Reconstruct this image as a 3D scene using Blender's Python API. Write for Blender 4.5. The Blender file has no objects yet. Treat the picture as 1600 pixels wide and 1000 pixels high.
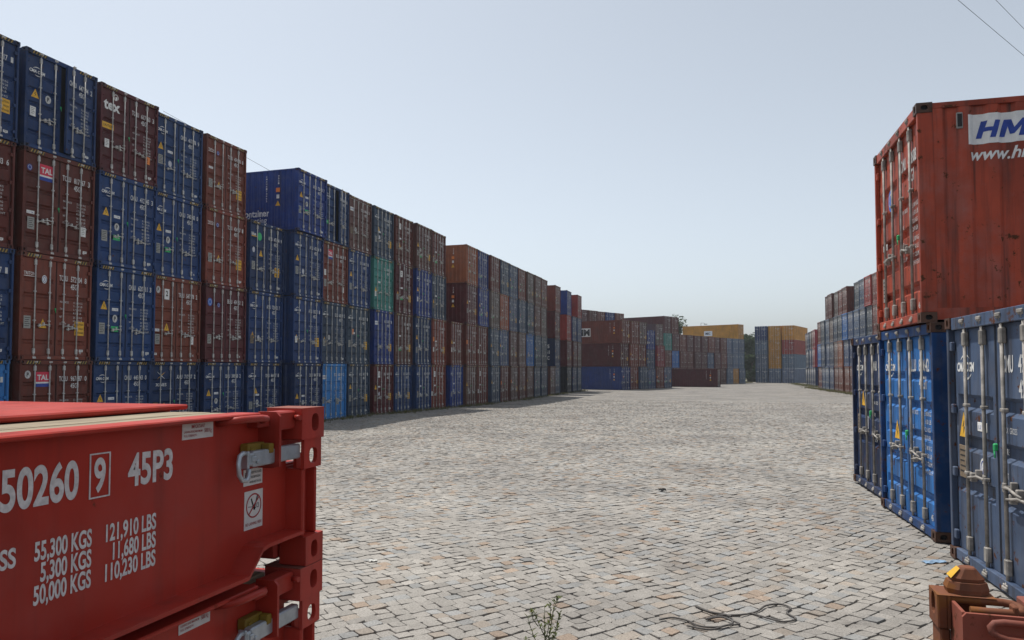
import bpy, math, random
import numpy as np
from mathutils import Vector, Matrix

random.seed(11)
rng = np.random.default_rng(7)
R = math.radians
scene = bpy.context.scene
COL = scene.collection

# ------------------------------------------------------------------ camera
YAW, PITCH, EYE = 16.86, 2.4, 2.05
cam = bpy.data.cameras.new("camera")
cam.sensor_width = 36.0
cam.lens = 36.0 * 1155 / 1600
cam.shift_y = 0.01725
cam.clip_start = 0.05
cam.clip_end = 6000
cam_ob = bpy.data.objects.new("camera", cam)
cam_ob.location = (0, 0, EYE)
cam_ob.rotation_euler = (R(90 + PITCH), 0, R(YAW))
COL.objects.link(cam_ob)
scene.camera = cam_ob

# ------------------------------------------------------------------ sky and sun
SUN_TO = Vector((-0.337, 0.192, 0.921)).normalized()
sun_el = math.asin(SUN_TO.z)
sun_az = math.atan2(SUN_TO.x, SUN_TO.y)          # clockwise from +Y
world = bpy.data.worlds.new("World")
scene.world = world
world.use_nodes = True
wn = world.node_tree
wn.nodes.clear()
sky = wn.nodes.new("ShaderNodeTexSky")
sky.sky_type = 'NISHITA'
sky.sun_disc = False
sky.sun_elevation = sun_el
sky.sun_rotation = sun_az
sky.air_density = 1
sky.dust_density = 1.5
sky.ozone_density = 6
hsv = wn.nodes.new("ShaderNodeHueSaturation")
hsv.inputs['Saturation'].default_value = 0.37
hsv.inputs['Hue'].default_value = 0.485
bg = wn.nodes.new("ShaderNodeBackground")
bg.inputs['Strength'].default_value = 0.145
wo = wn.nodes.new("ShaderNodeOutputWorld")
wn.links.new(sky.outputs[0], hsv.inputs['Color'])
wn.links.new(hsv.outputs[0], bg.inputs['Color'])
wn.links.new(bg.outputs[0], wo.inputs['Surface'])

sun = bpy.data.lights.new("sun", 'SUN')
sun.energy = 4.3
sun.angle = R(0.6)
sun.color = (1.0, 0.955, 0.89)
sun_ob = bpy.data.objects.new("sun", sun)
sun_ob.rotation_euler = SUN_TO.to_track_quat('Z', 'Y').to_euler()
sun_ob.location = (-20, 12, 60)
COL.objects.link(sun_ob)

scene.view_settings.view_transform = 'Standard'
scene.view_settings.look = 'None'
scene.view_settings.gamma = 1.0
scene.view_settings.exposure = 0.06

# ------------------------------------------------------------------ materials
def new_mat(name):
    m = bpy.data.materials.new(name)
    m.use_nodes = True
    nt = m.node_tree
    b = nt.nodes['Principled BSDF']
    return m, nt, b

def N(nt, t, **kw):
    n = nt.nodes.new(t)
    for k, v in kw.items():
        if k in n.inputs:
            n.inputs[k].default_value = v
        else:
            setattr(n, k, v)
    return n

def ramp(nt, src, p0, p1, c0=(0, 0, 0, 1), c1=(1, 1, 1, 1)):
    r = nt.nodes.new("ShaderNodeValToRGB")
    e = r.color_ramp.elements
    e[0].position, e[1].position = p0, p1
    e[0].color, e[1].color = c0, c1
    nt.links.new(src, r.inputs[0])
    return r

def mix(nt, fac, a, b, mode='MIX'):
    m = nt.nodes.new("ShaderNodeMix")
    m.data_type = 'RGBA'
    m.blend_type = mode
    for i, v in ((0, fac), (6, a), (7, b)):
        if isinstance(v, (int, float)):
            m.inputs[i].default_value = v
        elif isinstance(v, tuple):
            m.inputs[i].default_value = v
        else:
            nt.links.new(v, m.inputs[i])
    return m.outputs[2]

def paint(name, color=None, rust=0.64, fade=0.25, lo=0.72, hi=1.18, rough=0.48, dent=0.25, rustcol=(0.085, 0.032, 0.014, 1), streak=0.5):
    """weathered steel paint; colour comes from the object colour unless one is given"""
    m, nt, b = new_mat(name)
    L = nt.links
    tc = N(nt, "ShaderNodeTexCoord")
    oi = N(nt, "ShaderNodeObjectInfo")
    mul = N(nt, "ShaderNodeMath", operation='MULTIPLY')
    mul.inputs[1].default_value = 57.0
    L.new(oi.outputs['Random'], mul.inputs[0])
    add = N(nt, "ShaderNodeVectorMath", operation='ADD')
    L.new(tc.outputs['Object'], add.inputs[0])
    L.new(mul.outputs[0], add.inputs[1])
    base = oi.outputs['Color'] if color is None else None
    n1 = N(nt, "ShaderNodeTexNoise", Scale=0.9, Detail=5.0, Roughness=0.6)
    L.new(add.outputs[0], n1.inputs['Vector'])
    tone = ramp(nt, n1.outputs[0], 0.3, 0.72, (lo, lo, lo, 1), (hi, hi * .985, hi * .97, 1))
    c = mix(nt, 1.0, base if base else color, tone.outputs[0], 'MULTIPLY')
    # chalky fading
    n2 = N(nt, "ShaderNodeTexNoise", Scale=2.3, Detail=6.0, Roughness=0.65)
    L.new(add.outputs[0], n2.inputs['Vector'])
    r2 = ramp(nt, n2.outputs[0], 0.48, 0.78, (0, 0, 0, 1), (fade, fade, fade, 1))
    c = mix(nt, r2.outputs[0], c, (0.24, 0.23, 0.22, 1))
    # run-off streaks
    mp = N(nt, "ShaderNodeMapping")
    mp.inputs['Scale'].default_value = (7, 7, 0.35)
    L.new(add.outputs[0], mp.inputs['Vector'])
    n3 = N(nt, "ShaderNodeTexNoise", Scale=1.6, Detail=5.0, Roughness=0.6)
    L.new(mp.outputs[0], n3.inputs['Vector'])
    r3 = ramp(nt, n3.outputs[0], 0.5, 0.75, (0, 0, 0, 1), (streak, streak, streak, 1))
    c = mix(nt, r3.outputs[0], c, (0.035, 0.028, 0.024, 1))
    # rust
    n4 = N(nt, "ShaderNodeTexNoise", Scale=6.5, Detail=9.0, Roughness=0.68)
    L.new(add.outputs[0], n4.inputs['Vector'])
    r4 = ramp(nt, n4.outputs[0], rust, rust + 0.045)
    c = mix(nt, r4.outputs[0], c, rustcol)
    L.new(c, b.inputs['Base Color'])
    rr = ramp(nt, n2.outputs[0], 0.3, 0.75, (rough - 0.1,) * 3 + (1,), (rough + 0.2,) * 3 + (1,))
    ro = mix(nt, r4.outputs[0], rr.outputs[0], (0.9, 0.9, 0.9, 1))
    L.new(ro, b.inputs['Roughness'])
    b.inputs['Specular IOR Level'].default_value = 0.22
    bp = N(nt, "ShaderNodeBump", Strength=dent, Distance=0.05)
    n5 = N(nt, "ShaderNodeTexNoise", Scale=1.7, Detail=2.0)
    L.new(add.outputs[0], n5.inputs['Vector'])
    L.new(n5.outputs[0], bp.inputs['Height'])
    bp2 = N(nt, "ShaderNodeBump", Strength=0.12, Distance=0.006)
    L.new(n4.outputs[0], bp2.inputs['Height'])
    L.new(bp.outputs[0], bp2.inputs['Normal'])
    L.new(bp2.outputs[0], b.inputs['Normal'])
    return m

def plain(name, color, rough=0.6, metal=0.0, vary=0.25, scale=14.0, bump=0.1):
    m, nt, b = new_mat(name)
    L = nt.links
    tc = N(nt, "ShaderNodeTexCoord")
    n = N(nt, "ShaderNodeTexNoise", Scale=scale, Detail=5.0, Roughness=0.62)
    L.new(tc.outputs['Object'], n.inputs['Vector'])
    lo = tuple(max(0, v * (1 - vary)) for v in color) + (1,)
    hi = tuple(v * (1 + vary) for v in color) + (1,)
    r = ramp(nt, n.outputs[0], 0.32, 0.7, lo, hi)
    L.new(r.outputs[0], b.inputs['Base Color'])
    b.inputs['Roughness'].default_value = rough
    b.inputs['Metallic'].default_value = metal
    if bump:
        bp = N(nt, "ShaderNodeBump", Strength=bump, Distance=0.004)
        L.new(n.outputs[0], bp.inputs['Height'])
        L.new(bp.outputs[0], b.inputs['Normal'])
    return m

M_PAINT = paint("container_paint", fade=0.16)
M_PAINT_WORN = paint("worn_container_paint", rust=0.60, fade=0.4, streak=0.75, dent=0.5)
M_PAINT_NEAR = paint("scuffed_container_paint", rust=0.60, fade=0.30, streak=0.85, dent=0.6, lo=0.52, hi=1.18)
M_GALV_OLD = plain("dull_weathered_steel", (0.27, 0.25, 0.225), 0.65, 0.1, 0.5, 7.0)
M_RACK = paint("flatrack_red_paint", color=(0.40, 0.038, 0.025, 1), rust=0.665, fade=0.14, rough=0.42, streak=0.34, dent=0.16)
M_RACK_DULL = paint("dull_flatrack_paint", color=(0.22, 0.066, 0.044, 1), rust=0.56, fade=0.18, rough=0.6, streak=0.3, dent=0.3)
M_RUST = paint("rusty_casting", color=(0.19, 0.07, 0.036, 1), rust=0.5, fade=0.1, rough=0.75, rustcol=(0.19, 0.075, 0.024, 1), dent=0.4)
M_GALV = plain("galvanised_steel", (0.46, 0.45, 0.43), 0.55, 0.1, 0.32, 9.0)
M_ZINC = plain("bright_zinc", (0.42, 0.46, 0.50), 0.42, 0.55, 0.22, 12.0)
M_DARK = plain("black_seal_and_hollow_shade", (0.012, 0.012, 0.014), 0.8, 0, 0.3)  # rubber gaskets; also blackens hole floors and door backing as painted shade
M_WHITE = plain("white_vinyl", (0.72, 0.72, 0.70), 0.6, 0, 0.12, 10.0, 0)
M_FADED = plain("faded_white_vinyl", (0.50, 0.50, 0.49), 0.7, 0, 0.3, 20.0, 0)
M_LETTER = plain("door_lettering_white", (0.60, 0.60, 0.59), 0.6, 0, 0.2, 15.0, 0)
M_STENC = plain("worn_stencil_paint", (0.62, 0.60, 0.60), 0.7, 0, 0.22, 45.0, 0)
M_YELLOW = plain("yellow_label", (0.72, 0.40, 0.03), 0.6, 0, 0.15, 10.0, 0)
M_HAZARD = plain("dirty_hazard_yellow", (0.34, 0.22, 0.05), 0.7, 0, 0.3, 12.0, 0)
M_BLACK = plain("black_print", (0.015, 0.015, 0.016), 0.7, 0, 0.2, 10.0, 0)
M_GREYPL = plain("grey_plate", (0.30, 0.30, 0.28), 0.5, 0.2, 0.2, 25.0)
M_BRONZE = plain("brown_plate", (0.20, 0.15, 0.10), 0.6, 0.1, 0.25, 25.0)
M_GREEN = plain("green_label", (0.03, 0.42, 0.14), 0.6, 0, 0.12, 10.0, 0)
M_REDLB = plain("red_label", (0.60, 0.03, 0.07), 0.6, 0, 0.12, 10.0, 0)
M_BLUELB = plain("blue_label", (0.02, 0.12, 0.50), 0.6, 0, 0.12, 10.0, 0)
M_ORANGE = plain("orange_label", (0.75, 0.22, 0.04), 0.6, 0, 0.12, 10.0, 0)
M_LOGOBLUE = plain("dark_blue_print", (0.015, 0.05, 0.30), 0.6, 0, 0.2, 12.0, 0)
M_YPAINT = paint("worn_yellow_paint", color=(0.62, 0.36, 0.03, 1), rust=0.58, fade=0.1, streak=0.3, rough=0.55)
M_BRASS = paint("ochre_block_paint", color=(0.24, 0.155, 0.022, 1), rust=0.66, fade=0.1, streak=0.3)
M_LINE = plain("thin_white_trim", (0.42, 0.42, 0.42), 0.6, 0, 0.2, 10.0, 0)

# ------------------------------------------------------------------ mesh builder
class MB:
    def __init__(self):
        self.v, self.f, self.mi, self.sm = [], [], [], []
    def face(self, pts, m=0, smooth=False):
        n = len(self.v)
        self.v += [tuple(p) for p in pts]
        self.f.append(tuple(range(n, n + len(pts))))
        self.mi.append(m); self.sm.append(smooth)
    def mesh_part(self, verts, faces, m=0, smooth=False):
        n = len(self.v)
        self.v += [tuple(p) for p in verts]
        for f in faces:
            self.f.append(tuple(i + n for i in f)); self.mi.append(m); self.sm.append(smooth)
    def box(self, x0, x1, y0, y1, z0, z1, m=0, bev=0.0):
        if x0 > x1: x0, x1 = x1, x0
        if y0 > y1: y0, y1 = y1, y0
        if z0 > z1: z0, z1 = z1, z0
        if bev <= 0:
            v = [(x0, y0, z0), (x1, y0, z0), (x1, y1, z0), (x0, y1, z0), (x0, y0, z1), (x1, y0, z1), (x1, y1, z1), (x0, y1, z1)]
            f = [(0, 3, 2, 1), (4, 5, 6, 7), (0, 1, 5, 4), (1, 2, 6, 5), (2, 3, 7, 6), (3, 0, 4, 7)]
            self.mesh_part(v, f, m)
        else:
            b = min(bev, (x1 - x0) / 2.01, (y1 - y0) / 2.01, (z1 - z0) / 2.01)
            # 24-vertex bevelled box
            X, Y, Z = (x0, x1), (y0, y1), (z0, z1)
            idx = {}; v = []
            for i in (0, 1):
                for j in (0, 1):
                    for k in (0, 1):
                        s = (1 if i == 0 else -1, 1 if j == 0 else -1, 1 if k == 0 else -1)
                        for a in range(3):
                            p = [X[i] + s[0] * b, Y[j] + s[1] * b, Z[k] + s[2] * b]
                            p[a] = (X[i], Y[j], Z[k])[a]
                            idx[(i, j, k, a)] = len(v); v.append(tuple(p))
            f = []
            for s in (0, 1):
                f.append([idx[(s, 0, 0, 0)], idx[(s, 1, 0, 0)], idx[(s, 1, 1, 0)], idx[(s, 0, 1, 0)]])
                f.append([idx[(0, s, 0, 1)], idx[(1, s, 0, 1)], idx[(1, s, 1, 1)], idx[(0, s, 1, 1)]])
                f.append([idx[(0, 0, s, 2)], idx[(1, 0, s, 2)], idx[(1, 1, s, 2)], idx[(0, 1, s, 2)]])
            for s in (0, 1):
                for t in (0, 1):
                    f.append([idx[(s, t, 0, 0)], idx[(s, t, 1, 0)], idx[(s, t, 1, 1)], idx[(s, t, 0, 1)]])
                    f.append([idx[(s, 0, t, 0)], idx[(s, 1, t, 0)], idx[(s, 1, t, 2)], idx[(s, 0, t, 2)]])
                    f.append([idx[(0, s, t, 1)], idx[(1, s, t, 1)], idx[(1, s, t, 2)], idx[(0, s, t, 2)]])
            for i in (0, 1):
                for j in (0, 1):
                    for k in (0, 1):
                        f.append([idx[(i, j, k, 0)], idx[(i, j, k, 1)], idx[(i, j, k, 2)]])
            self.mesh_part(v, f, m)
    def tube(self, pts, r, n=8, m=0, cap=True):
        pts = [Vector(p) for p in pts]
        rs = r if isinstance(r, (list, tuple)) else [r] * len(pts)
        base = len(self.v)
        t0 = (pts[1] - pts[0]).normalized()
        ref = Vector((0, 0, 1)) if abs(t0.z) < 0.9 else Vector((1, 0, 0))
        u = t0.cross(ref).normalized()
        for i, p in enumerate(pts):
            if i == 0: t = pts[1] - pts[0]
            elif i == len(pts) - 1: t = pts[-1] - pts[-2]
            else: t = pts[i + 1] - pts[i - 1]
            t.normalize()
            u = (u - t * u.dot(t)).normalized()
            w = t.cross(u)
            for k in range(n):
                a = 2 * math.pi * k / n
                self.v.append(tuple(p + (u * math.cos(a) + w * math.sin(a)) * rs[i]))
        for i in range(len(pts) - 1):
            for k in range(n):
                a, b = base + i * n + k, base + i * n + (k + 1) % n
                self.f.append((a, b, b + n, a + n)); self.mi.append(m); self.sm.append(True)
        if cap:
            self.f.append(tuple(base + k for k in range(n))[::-1]); self.mi.append(m); self.sm.append(False)
            e = base + (len(pts) - 1) * n
            self.f.append(tuple(e + k for k in range(n))); self.mi.append(m); self.sm.append(False)
    def prism(self, poly, axis, a0, a1, m=0):
        """extrude a 2D polygon along an axis ('x','y','z')"""
        def P(p, a):
            return {'x': (a, p[0], p[1]), 'y': (p[0], a, p[1]), 'z': (p[0], p[1], a)}[axis]
        n = len(poly)
        v = [P(p, a0) for p in poly] + [P(p, a1) for p in poly]
        f = [tuple(range(n))[::-1], tuple(range(n, 2 * n))]
        f += [(i, (i + 1) % n, (i + 1) % n + n, i + n) for i in range(n)]
        self.mesh_part(v, f, m)
    def plate_hole(self, P, a0, a1, b0, b1, ca, cb, ra, rb, depth, m=0, mh=1, n=16, floor=True):
        """rectangle with an oval hole; P(a, b, d) places a point, d = depth inwards"""
        def rr(c, s):     # stadium/ellipse blend
            return abs(c) ** 0.75 * math.copysign(1, c), abs(s) ** 0.75 * math.copysign(1, s)
        outer, hole = [], []
        for k in range(n):
            t = 2 * math.pi * (k + 0.5) / n
            c, s = math.cos(t), math.sin(t)
            ec, es = rr(c, s)
            hole.append((ca + ra * ec, cb + rb * es))
            # project the direction on to the rectangle
            ta = ((a1 - ca) if c > 0 else (a0 - ca)) / c if abs(c) > 1e-6 else 1e9
            tb = ((b1 - cb) if s > 0 else (b0 - cb)) / s if abs(s) > 1e-6 else 1e9
            q = min(ta, tb)
            outer.append((ca + c * q, cb + s * q))
        corners = [(a0, b0), (a1, b0), (a1, b1), (a0, b1)]
        for k in range(n):
            o0, o1, h0, h1 = outer[k], outer[(k + 1) % n], hole[k], hole[(k + 1) % n]
            pts = [o0]
            for c in corners:        # add a rectangle corner lying between the two samples
                on0 = abs(o0[0] - c[0]) < 1e-9 or abs(o0[1] - c[1]) < 1e-9
                on1 = abs(o1[0] - c[0]) < 1e-9 or abs(o1[1] - c[1]) < 1e-9
                same = abs(o0[0] - o1[0]) < 1e-9 or abs(o0[1] - o1[1]) < 1e-9
                if on0 and on1 and not same: pts.append(c)
            pts += [o1, h1, h0]
            self.face([P(a, b, 0) for a, b in pts], m)
            self.face([P(*h0, 0), P(*h1, 0), P(*h1, depth), P(*h0, depth)], m)
        if floor:
            self.face([P(a, b, depth) for a, b in hole], mh)
    def to_mesh(self, name, mats):
        me = bpy.data.meshes.new(name)
        me.from_pydata(self.v, [], self.f)
        for m in mats: me.materials.append(m)
        me.polygons.foreach_set('material_index', self.mi)
        me.polygons.foreach_set('use_smooth', self.sm)
        me.update()
        return me

def link(name, me, parent=None, color=None, loc=None):
    o = bpy.data.objects.new(name, me)
    COL.objects.link(o)
    if parent is not None: o.parent = parent
    if color is not None: o.color = (*color, 1)
    if loc is not None: o.location = loc
    return o

def empty(name, loc, rz=0.0):
    o = bpy.data.objects.new(name, None)
    o.empty_display_size = 0.3
    o.location = loc
    o.rotation_euler = (0, 0, rz)
    COL.objects.link(o)
    return o

def tag(o, label=None, cat=None, group=None, kind=None):
    if label: o['label'] = label
    if cat: o['category'] = cat
    if group: o['group'] = group
    if kind: o['kind'] = kind
    return o

# ------------------------------------------------------------------ lettering
_tcache = {}
TRES = [2]
def text_geo(s, bold=0.0, shear=0.0):
    key = (s, bold, shear, TRES[0])
    if key not in _tcache:
        cu = bpy.data.curves.new("t", 'FONT')
        cu.body = s
        cu.resolution_u = TRES[0]
        cu.offset = bold
        cu.shear = shear
        ob = bpy.data.objects.new("t", cu)
        COL.objects.link(ob)
        bpy.context.view_layer.update()
        me = bpy.data.meshes.new_from_object(ob.evaluated_get(bpy.context.evaluated_depsgraph_get()))
        v = np.array([p.co[:2] for p in me.vertices]) if len(me.vertices) else np.zeros((1, 2))
        f = [tuple(p.vertices) for p in me.polygons]
        bpy.data.objects.remove(ob); bpy.data.curves.remove(cu); bpy.data.meshes.remove(me)
        _tcache[key] = (v, f)
    return _tcache[key]
CAP = float(text_geo("H")[0][:, 1].max())

def put_text(mb, s, y, z, h, w=None, x=0.0, m=0, bold=0.0, shear=0.0, P=None, align='l'):
    v, f = text_geo(s, bold, shear)
    k = h / CAP
    x0, x1 = v[:, 0].min(), v[:, 0].max()
    kx = (w / (x1 - x0)) if w else k * 0.72
    if align == 'r': y = y - kx * (x1 - x0)
    if align == 'c': y = y - kx * (x1 - x0) / 2
    P = P or (lambda a, b: (x, a, b))
    mb.mesh_part([P(y + (p[0] - x0) * kx, z + p[1] * k) for p in v], f, m)

# ------------------------------------------------------------------ ground height
def sstep(t):
    t = np.clip(t, 0, 1)
    return t * t * (3 - 2 * t)
def G(x, y):
    return -np.maximum(0.6 * sstep((y - 8) / 52.0), 0.3 * sstep((-x - 4) / 12.0)) - 0.25 * sstep((y - 115) / 35.0)

# ------------------------------------------------------------------ container meshes (door end at x=0, facing +x; origin on the ground)
HW, LEN = 1.219, 12.192
PER = (LEN - 0.36) / 40
def side_depth(x):
    t = ((-0.18 - x) % PER) / PER
    if t < 0.34: return 0.0
    if t < 0.5: return (t - 0.34) / 0.16 * 0.036
    if t < 0.84: return 0.036
    return (1 - t) / 0.16 * 0.036
SIDE_BREAKS = sorted([-0.18 - PER * (i + t) for i in range(40) for t in (0, 0.34, 0.5, 0.84)] + [-0.18 - PER * 40])

def casting(mb, x0, x1, ys, z0, z1, m=0, mh=1):
    """corner casting with oval holes in the end face, the side face and the top"""
    yo = ys * (HW + 0.001); yi = ys * (HW - 0.162)
    y0, y1 = min(yo, yi), max(yo, yi)
    zc = (z0 + z1) / 2; xc = (x0 + x1) / 2; yc = (y0 + y1) / 2
    outx = max(x0, x1) if max(x0, x1) > -1 else min(x0, x1)
    sx = 1 if outx == max(x0, x1) else -1
    mb.plate_hole(lambda a, b, d: (outx - sx * d, a, b), y0, y1, z0, z1, yc, zc, 0.032, 0.04, 0.03, m, mh, 12)
    mb.plate_hole(lambda a, b, d: (a, yo - ys * d, b), min(x0, x1), max(x0, x1), z0, z1, xc, zc, 0.04, 0.03, 0.03, m, mh, 12)
    inx = x0 if outx == x1 else x1
    mb.face([(inx, y0, z0), (inx, y1, z0), (inx, y1, z1), (inx, y0, z1)], m)
    mb.face([(x0, yi, z0), (x1, yi, z0), (x1, yi, z1), (x0, yi, z1)], m)
    mb.face([(x0, y0, z1), (x1, y0, z1), (x1, y1, z1), (x0, y1, z1)], m)
    mb.face([(x0, y0, z0), (x1, y0, z0), (x1, y1, z0), (x0, y1, z0)], m)

def frame_geo(mb, H, rear_castings=True):
    for s in (-1, 1):
        # door-end post: outer box and inner web
        mb.box(-0.186, -0.012, s * (HW - 0.006), s * (HW - 0.068), 0.118, H - 0.118, 0, 0.006)
        for hz in (0.10, 0.36, 0.62, 0.88):                       # hinge lugs
            mb.box(-0.064, -0.022, s * (HW - 0.062), s * (HW - 0.135), H * hz - 0.05, H * hz + 0.05, 0, 0.008)
        mb.box(-LEN + 0.012, -LEN + 0.14, s * (HW - 0.006), s * (HW - 0.11), 0.118, H - 0.118, 0)
        # side rails
        mb.box(-0.178, -LEN + 0.178, s * (HW - 0.008), s * (HW - 0.055), 0.03, 0.165, 0)
        mb.box(-0.178, -LEN + 0.178, s * (HW - 0.006), s * (HW - 0.066), H - 0.075, H - 0.012, 0)
        if rear_castings:
            for z0, z1 in ((0, 0.118), (H - 0.118, H)):
                mb.box(-LEN, -LEN + 0.178, s * HW, s * (HW - 0.162), z0, z1, 0, 0.01)
    yy = HW - 0.162
    mb.box(-0.10, -0.014, -yy, yy, H - 0.135, H - 0.006, 0, 0.006)        # header
    mb.box(-0.10, -0.014, -yy, yy, 0.012, 0.125, 0, 0.006)                # sill
    mb.box(-0.135, -0.128, -(HW - 0.07), HW - 0.07, 0.125, H - 0.135, 1)  # black plane behind the doors: door seal, and unlit interior painted dark
    mb.box(-LEN + 0.02, -LEN + 0.12, -yy, yy, H - 0.12, H - 0.01, 0)
    mb.box(-LEN + 0.02, -LEN + 0.12, -yy, yy, 0.02, 0.14, 0)
    mb.box(-0.135, -LEN + 0.12, -(HW - 0.06), HW - 0.06, 0.10, 0.14, 1)   # floor

def side_geo(mb, H, s, nper=40):
    yo = s * (HW - 0.012)
    z0, z1 = 0.165, H - 0.075
    if nper == 40:
        br = SIDE_BREAKS[::-1]
    else:
        per = (LEN - 0.36) / nper
        br = [-0.18 - per * (i + t) for i in range(nper) for t in (0, 0.34, 0.5, 0.84)] + [-LEN + 0.18]
    pr = (0.0, 0.0, 0.036, 0.036)
    for i in range(len(br) - 1):
        a, b = br[i], br[i + 1]
        d0, d1 = pr[i % 4], pr[(i + 1) % 4]
        mb.face([(a, yo - s * d0, z0), (b, yo - s * d1, z0), (b, yo - s * d1, z1), (a, yo - s * d0, z1)])

def roof_geo(mb, H):
    n = 44
    for i in range(n):
        a, b = -0.12 - i * (LEN - 0.24) / n, -0.12 - (i + 1) * (LEN - 0.24) / n
        c = (a + b) / 2
        za, zc = H - 0.022, H - 0.034
        mb.face([(a, -HW + .05, za), (c, -HW + .05, zc), (c, HW - .05, zc), (a, HW - .05, za)])
        mb.face([(c, -HW + .05, zc), (b, -HW + .05, za), (b, HW - .05, za), (c, HW - .05, zc)])

def end_geo(mb, H):
    n = 9; w = 2 * (HW - 0.11); per = w / n
    for i in range(n):
        y = -(HW - 0.11) + i * per
        pts = [(0, 0), (0.35, 0), (0.5, 0.04), (0.85, 0.04), (1, 0)]
        for (t0, d0), (t1, d1) in zip(pts[:-1], pts[1:]):
            mb.face([(-LEN + 0.04 + d0, y + t0 * per, 0.14), (-LEN + 0.04 + d1, y + t1 * per, 0.14), (-LEN + 0.04 + d1, y + t1 * per, H - 0.12), (-LEN + 0.04 + d0, y + t0 * per, H - 0.12)])

def door_geo(mb, H, s, bands, deep=0.036, trim=False):
    """one leaf with recessed bands; s=-1 left, +1 right (seen from outside)"""
    y0, y1 = (0.008, HW - 0.075) if s > 0 else (-(HW - 0.075), -0.008)
    z0, z1 = 0.13, H - 0.14
    xf, xb = -0.070, -0.125
    hh = 0.068 if len(bands) > 3 else 0.088
    zz = z0
    ins = 0.085
    for fb in sorted(bands):
        zc = z0 + (z1 - z0) * fb
        a, b = zc - hh, zc + hh
        mb.face([(xf, y0, zz), (xf, y1, zz), (xf, y1, a), (xf, y0, a)])
        ya, yb = y0 + ins, y1 - ins
        sl = 0.040
        xr = xf - deep
        mb.face([(xf, y0, a), (xf, ya, a), (xf, ya, b), (xf, y0, b)])
        mb.face([(xf, yb, a), (xf, y1, a), (xf, y1, b), (xf, yb, b)])
        mb.face([(xf, ya, a), (xf, yb, a), (xr, yb - sl, a + sl), (xr, ya + sl, a + sl)])
        mb.face([(xf, ya, b), (xf, yb, b), (xr, yb - sl, b - sl), (xr, ya + sl, b - sl)])
        mb.face([(xf, ya, a), (xf, ya, b), (xr, ya + sl, b - sl), (xr, ya + sl, a + sl)])
        mb.face([(xf, yb, a), (xf, yb, b), (xr, yb - sl, b - sl), (xr, yb - sl, a + sl)])
        mb.face([(xr, ya + sl, a + sl), (xr, yb - sl, a + sl), (xr, yb - sl, b - sl), (xr, ya + sl, b - sl)])
        zz = b
    mb.face([(xf, y0, zz), (xf, y1, zz), (xf, y1, z1), (xf, y0, z1)])
    for (ya, yb) in ((y0, y0), (y1, y1)):
        mb.face([(xf, ya, z0), (xb, ya, z0), (xb, ya, z1), (xf, ya, z1)])
    mb.face([(xf, y0, z1), (xf, y1, z1), (xb, y1, z1), (xb, y0, z1)])
    mb.face([(xf, y0, z0), (xf, y1, z0), (xb, y1, z0), (xb, y0, z0)])
    mb.face([(xb, y0, z0), (xb, y1, z0), (xb, y1, z1), (xb, y0, z1)])
    # rubber gasket line round the leaf
    g = 0.012
    for (a0, a1, b0, b1) in ((y0 + .003, y0 + .003 + g, z0, z1), (y1 - .003 - g, y1 - .003, z0, z1)):
        mb.face([(xf + .002, a0, b0), (xf + .002, a1, b0), (xf + .002, a1, b1), (xf + .002, a0, b1)], 1)
    if trim:                                                  # pale sealed edge along the leaf top
        mb.box(xf - .01, xf + .02, y0, y1, z1 - 0.02, z1 + 0.02, 2)

RODS = {-1: (-0.86 + 0.14, -0.24), 1: (0.24, 0.86 - 0.14)}
def rod_geo(mb, H, y, m=0):
    x = -0.036
    mb.tube([(x, y, 0.07), (x, y, H - 0.075)], 0.0175, 10, m)
    for z, d in ((0.075, 1), (H - 0.075, -1)):                # cam ends and keepers on sill and header
        mb.tube([(x, y, z - 0.035), (x, y, z + 0.035)], 0.026, 8, m)
        mb.box(-0.014, 0.004, y - 0.055, y + 0.055, z - 0.02 * d - 0.018, z - 0.02 * d + 0.018, m, 0.006)
        mb.box(x - 0.012, x + 0.030, y + 0.012, y + 0.052, z - 0.012, z + 0.02, m, 0.005)
        mb.box(x - 0.012, x + 0.030, y - 0.052, y - 0.012, z - 0.012, z + 0.02, m, 0.005)
        zb = z + d * 0.17
        mb.box(-0.068, -0.012, y - 0.037, y + 0.037, zb - 0.075, zb + 0.075, m, 0.012)    # bearing housing
    for fz in (0.36, 0.66):
        z = 0.13 + (H - 0.27) * fz
        mb.box(-0.068, -0.014, y - 0.04, y + 0.04, z - 0.018, z + 0.018, m, 0.008)

def handle_geo(mb, y, s, z=0.96, m=0):
    """handle bar from a rod to its catch"""
    x = -0.030
    L = 0.40 * (-s)
    mb.box(x - 0.010, x + 0.016, y - 0.028, y + 0.028, z - 0.045, z + 0.045, m, 0.008)
    pts = [(x + 0.010, y, z), (x + 0.024, y + 0.35 * L, z + 0.012), (x + 0.026, y + 0.7 * L, z - 0.014), (x + 0.020, y + L, z - 0.030)]
    mb.tube(pts, [0.015, 0.013, 0.013, 0.010], 6, m)
    mb.box(-0.066, x + 0.028, y + 0.78 * L - 0.022, y + 0.78 * L + 0.022, z - 0.06, z + 0.03, m, 0.008)
    mb.box(-0.066, x + 0.022, y + 0.45 * L - 0.018, y + 0.45 * L + 0.018, z - 0.02, z + 0.075, m, 0.006)

def hazard_geo(mb, H, side):
    """diagonal yellow and black bars at both ends of the header"""
    x = -0.0105
    for s in (side,):
        ya, yb = sorted((s * 0.56, s * 1.02))
        mb.face([(x, ya, H - 0.118), (x, yb, H - 0.118), (x, yb, H - 0.022), (x, ya, H - 0.022)], 1)
        n = 5
        w = (yb - ya) / n
        for i in range(n):
            a = ya + i * w
            mb.face([(x + .003, a, H - 0.116), (x + .003, a + w * .42, H - 0.116), (x + .003, a + w * .9, H - 0.024), (x + .003, a + w * .48, H - 0.024)], 0)

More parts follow.
